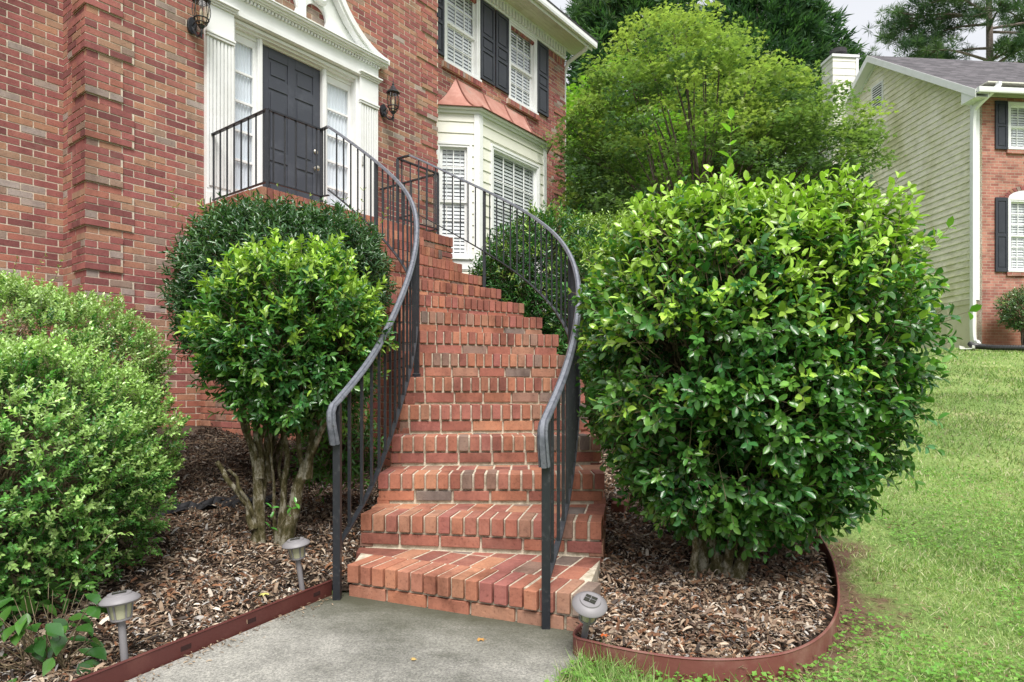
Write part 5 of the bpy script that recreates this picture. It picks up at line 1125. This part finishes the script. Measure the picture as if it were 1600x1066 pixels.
FW = 12.0; nw = [(.92, 1.98, 7.30, 8.50), (.92, 1.98, 4.12, 6.0), (3.3, 4.3, 7.30, 8.50), (3.3, 4.3, 4.12, 6.0)]
g = G(); xb_ = [0.05, .92, 1.98, 3.3, 4.3, FW]
for i in range(5):
    a, b = NX+xb_[i], NX+xb_[i+1]
    if i in (1, 3):
        for za, zb in ((1.6, 4.12), (6.0, 7.30), (8.50, 8.62)): g.box(a, b, NY, NY+.2, za, zb)
    else: g.box(a, b, NY, NY+.2, 1.6, 8.62)
g.build('wall', m_nbrick, nb)
for a, b, z0, z1 in nw: window((NX+a, NY), ux, ny, b-a, z0, z1, 4, 2 if z0 > 7 else 3, parent=nb)
for a, b in ((.92, 1.98), (3.3, 4.3)):   # arched heads over lower windows
    g = G(); cx_ = NX+(a+b)/2; hw = (b-a)/2; arc = [(cx_+hw*math.cos(t), 6.0+.22*math.sin(t)) for t in np.linspace(0, math.pi, 13)]
    g.prism_xz(arc, NY-.03, NY-.002); g.build('arch_panel', m_white, nb)
    g = G()
    for i in range(15):
        t0, t1 = math.pi*i/15+.015, math.pi*(i+1)/15-.015; q = [(cx_+(hw+.0)*math.cos(t0), 6.005+.225*math.sin(t0)), (cx_+(hw+.1)*math.cos(t0), 6.005+.33*math.sin(t0)), (cx_+(hw+.1)*math.cos(t1), 6.005+.33*math.sin(t1)), (cx_+hw*math.cos(t1), 6.005+.225*math.sin(t1))]; g.prism_xz(q, NY-.02, NY-.003)
    g.build('brick_arch', m_brick, nb)
for a, b, z0, z1 in nw:
    g = G(); g.box(NX+a-.05, NX+b+.05, NY-.05, NY-.003, z0-.13, z0-.035); g.build('window_sill', m_nbrick, nb)
    for x in (a-.37, b+.03):
        o_ = shutter((NX+x, NY), ux, ny, .34, z0-.03, z1+.02, nb, panels=((.05, .47), (.51, .95)))
g = G(); g.box(NX+.0, NX+.12, NY-.02, NY-.002, 3.35, 8.62); g.box(NX-.04, NX-.0005, NY-.02, NY+.11, 3.40, 8.62); g.build('corner_board', m_white, nb)
g = G(); g.box(NX, NX+FW, NY-.03, NY-.002, 8.36+.27, 8.86); g.box(NX-.0, NX+FW, NY-.42, NY-.0, 8.80, 8.83); g.build('frieze_soffit', m_soffit, nb)
ov = .36; pit = (RZ-EZ)/RY
def zr2(y): return EZ+pit*(RY-abs(y-RY))+.07
g = G()
for y0, y1 in ((-.45, RY), (RY, DEP+.45)):
    a, b = zr2(y0), zr2(y1); g.hexa([(NX-ov, NY+y0, a), (NX+FW, NY+y0, a), (NX+FW, NY+y1, b), (NX-ov, NY+y1, b), (NX-ov, NY+y0, a+.07), (NX+FW, NY+y0, a+.07), (NX+FW, NY+y1, b+.07), (NX-ov, NY+y1, b+.07)])
m_shing = M('grey_brown_shingles', rough=.95)
_t = N(m_shing, 'ShaderNodeTexCoord'); _bt = N(m_shing, 'ShaderNodeTexBrick', Scale=1.0); _bt.inputs['Color1'].default_value = (.05, .046, .052, 1); _bt.inputs['Color2'].default_value = (.12, .11, .12, 1); _bt.inputs['Mortar'].default_value = (.03, .03, .03, 1); _bt.inputs['Mortar Size'].default_value = .008; _bt.inputs['Brick Width'].default_value = .3; _bt.inputs['Row Height'].default_value = .14
L(m_shing, _t, 'Object', _bt, 0); _n = noise(m_shing, 12, 6, .8); _r = ramp(m_shing, [(.3, (.7,)*3), (.7, (1.4,)*3)]); L(m_shing, _n, 0, _r, 0); _x = mixc(m_shing, _bt, 0, _r, 0, None, mode='MULTIPLY', f=1); L(m_shing, _x, 2, P(m_shing), 'Base Color')
g.build('roof', m_shing, nb)
g = G()
for y0, y1 in ((-.47, RY), (RY, DEP+.47)):   # rake boards and soffit
    a, b = zr2(y0)-.14, zr2(y1)-.14
    g.hexa([(NX-ov-.02, NY+y0, a), (NX-ov, NY+y0, a), (NX-ov, NY+y1, b), (NX-ov-.02, NY+y1, b), (NX-ov-.02, NY+y0, a+.205), (NX-ov, NY+y0, a+.205), (NX-ov, NY+y1, b+.205), (NX-ov-.02, NY+y1, b+.205)])
    g.hexa([(NX-ov, NY+y0, a+.10), (NX-.003, NY+y0, a+.10), (NX-.003, NY+y1, b+.10), (NX-ov, NY+y1, b+.10), (NX-ov, NY+y0, a+.125), (NX-.003, NY+y0, a+.125), (NX-.003, NY+y1, b+.125), (NX-ov, NY+y1, b+.125)])
    g.hexa([(NX-.04, NY+y0, a+.01), (NX-.016, NY+y0, a+.01), (NX-.016, NY+y1, b+.01), (NX-.04, NY+y1, b+.01), (NX-.04, NY+y0, a+.098), (NX-.016, NY+y0, a+.098), (NX-.016, NY+y1, b+.098), (NX-.04, NY+y1, b+.098)])
g.add([(NX-ov, NY-.47, zr2(-.47)-.12), (NX-ov, NY+.02, zr2(-.47)-.12), (NX-ov, NY+.02, zr2(.02)-.13), (NX-ov+.34, NY-.47, zr2(-.47)-.12), (NX-ov+.34, NY+.02, zr2(-.47)-.12), (NX-ov+.34, NY+.02, zr2(.02)-.13)], [(0, 1, 2), (5, 4, 3), (0, 3, 4, 1), (1, 4, 5, 2), (2, 5, 3, 0)])
g.build('rake_board', m_white, nb)
g = G(); g.tube([(NX-ov, NY-.52, zr2(-.45)+.02), (NX+FW, NY-.52, zr2(-.45)+.02)], 0, 6, sq=[(-.055, .06), (.055, .06), (.055, -.02), (.045, -.065), (-.01, -.065), (-.055, 0)]); g.build('gutter', m_white, nb)
vy = NY+RY; g = G(); g.box(NX-.045, NX-.016, vy-.28, vy+.28, 9.95, 10.75); vt = g.build('gable_vent', m_white, nb)
g = G()
for i in range(9): g.hexa([(NX-.062, vy-.22, 10.02+i*.075), (NX-.047, vy-.22, 10.03+i*.075), (NX-.047, vy+.22, 10.03+i*.075), (NX-.062, vy+.22, 10.02+i*.075), (NX-.062, vy-.22, 10.055+i*.075), (NX-.047, vy-.22, 10.065+i*.075), (NX-.047, vy+.22, 10.065+i*.075), (NX-.062, vy+.22, 10.055+i*.075)])
g.build('louver', m_white, vt); g = G().box(NX-.0468, NX-.0462, vy-.22, vy+.22, 10.01, 10.69); g.build('vent_shade', m_dark, vt)  # dark sheet on the solid board paints the shade between louvers
# chimney chase
g = G(); cy0, cy1, cx0, cx1 = NY+5.05, NY+5.7, NX-.80, NX+.06; zc = 1.7
while zc < 12.15:
    zz = min(zc+.235, 12.17); g.hexa([(cx0-.012, cy0-.012, zc), (cx1+.012, cy0-.012, zc), (cx1+.012, cy1+.012, zc), (cx0-.012, cy1+.012, zc), (cx0, cy0, zz), (cx1, cy0, zz), (cx1, cy1, zz), (cx0, cy1, zz)]); zc += .235
ch = g.build('chimney', m_cream, nb)
g = G(); g.box(cx0-.05, cx1+.05, cy0-.05, cy1+.05, 12.172, 12.26); g.box(cx1-.06, cx1+.03, cy0-.03, cy0-.013, 9, 12.17); g.build('chimney_cap', m_white, ch)
g = G(); g.lathe([(.2, 0), (.2, .16), (.27, .17), (.27, .30), (.2, .33)], ((cx0+cx1)/2-.05, (cy0+cy1)/2, 12.262), 18); g.build('flue', m_roofd, ch, smooth=True)
ds_ = [(NX+.22, NY-.50, 8.76), (NX+.20, NY-.50, 8.66), (NX+.05, NY-.40, 8.50), (NX-.10, NY-.18, 8.28), (NX-.12, NY-.10, 8.1), (NX-.12, NY-.08, 7), (NX-.12, NY-.08, 4), (NX-.12, NY-.08, 2.45), (NX-.08, NY-.16, 2.25), (NX-.16, NY-.32, 2.16)]
g = G(); g.tube(smooth_path([Vector(p) for p in ds_], 4), 0, 6, sq=[(-.055, -.04), (.0, -.045), (.055, -.04), (.055, .04), (0, .045), (-.055, .04)]); g.build('downspout', m_white, nb, smooth=True)
# drain pipe, splash block, neighbour shrub
def nw2(x, y): return (c_*x-s_*y, s_*x+c_*y)
q = [(11.72, 16.78, 2.2), (11.62, 16.55, 2.14), (11.64, 16.35, 2.11), (11.85, 16.15, 2.07), (12.4, 16.0, 2.05), (13.2, 16.0, 2.05), (14.2, 16.2, 2.06), (15.3, 16.6, 2.1)]
sp_ = smooth_path([Vector(p) for p in q], 22); g = G(); g.tube(sp_, [.062+.010*(i % 2) for i in range(len(sp_))], 10); o = g.build('drain_pipe', M('black_corrugated_plastic', (.02, .02, .022), .45), base=(11.7, 16.6, 2.05)); tag(o, 'black corrugated drain pipe curving over grass from the neighbouring downspout', 'drain pipe')
g = G(); g.hexa([(-.11, -.4, 0), (.11, -.4, 0), (.09, .3, .03), (-.09, .3, .03), (-.14, -.4, .03), (.14, -.4, .03), (.12, .3, .06), (-.12, .3, .06)]); g.box(-.15, -.12, -.4, .3, .02, .1); g.box(.12, .15, -.4, .3, .02, .1); o = g.build('splash_block', paint('white_plastic', (.7, .7, .66)), bevel=.01); o.location = (11.55, 16.6, 2.03); o.rotation_euler = (0, 0, -.75); tag(o, 'white splash block under the neighbouring downspout', 'splash block')
nsb = shrub('small_shrub', 'loose grey green shrub in front of the neighbouring brick wall', 'shrub', (12.75, 16.3, 2.05),
      [((12.75, 16.3, 3.0), (.60, .5, .50), 1200, dict(p=2.2, amp=.12, tmin=.4), {})], dict(L0=.12, nodes=4, T=T4, ll=.06, lw=.035, cols=[(.06, .13, .05), (.09, .18, .06), (.14, .24, .09)], newf=.3, newcol=(.25, .34, .12), up=.6, stemr=.003), seed=71, twn=60)
g = G(); trunk_tubes(g, (12.75, 16.3, 2.0), [((12.5, 16.3, 2.9), .03), ((12.8, 16.2, 3.0), .03), ((13.05, 16.3, 2.9), .03), ((12.65, 16.4, 2.9), .025)], .06, 13); g.build('trunk', m_pbark, nsb, smooth=True)
# a few fallen leaves on the concrete and the mulch
for i, (x, y, z, s, c, lb) in enumerate([(-.14, 2.62, .008, .04, (.45, .24, .07), 'yellow brown leaf on the concrete in front of the bottom step'), (-.36, 2.42, .008, .03, (.50, .34, .12), 'small tan leaf on the concrete left of centre'), (-1.12, 3.02, .07, .05, (.55, .52, .16), 'pale yellow leaf on the mulch beside the far left solar light'), (.33, 2.45, .09, .035, (.55, .12, .03), 'orange red leaf behind the tilted solar light')]):
    V, F = leaves(TM, np.array([[0., 0, 0]]), np.array([[math.cos(i*2.), math.sin(i*2.), .05]]), np.array([[.1, -.1, 1.]]), np.array([s]), np.array([s*.7])); o = np_mesh('fallen_leaf', V, F, m_dry, np.tile(c, (len(V), 1))); o.location = (x, y, z); tag(o, lb, 'leaf', 'fallen leaves')
for o in bpy.data.objects:
    if '_b' in o: del o['_b']
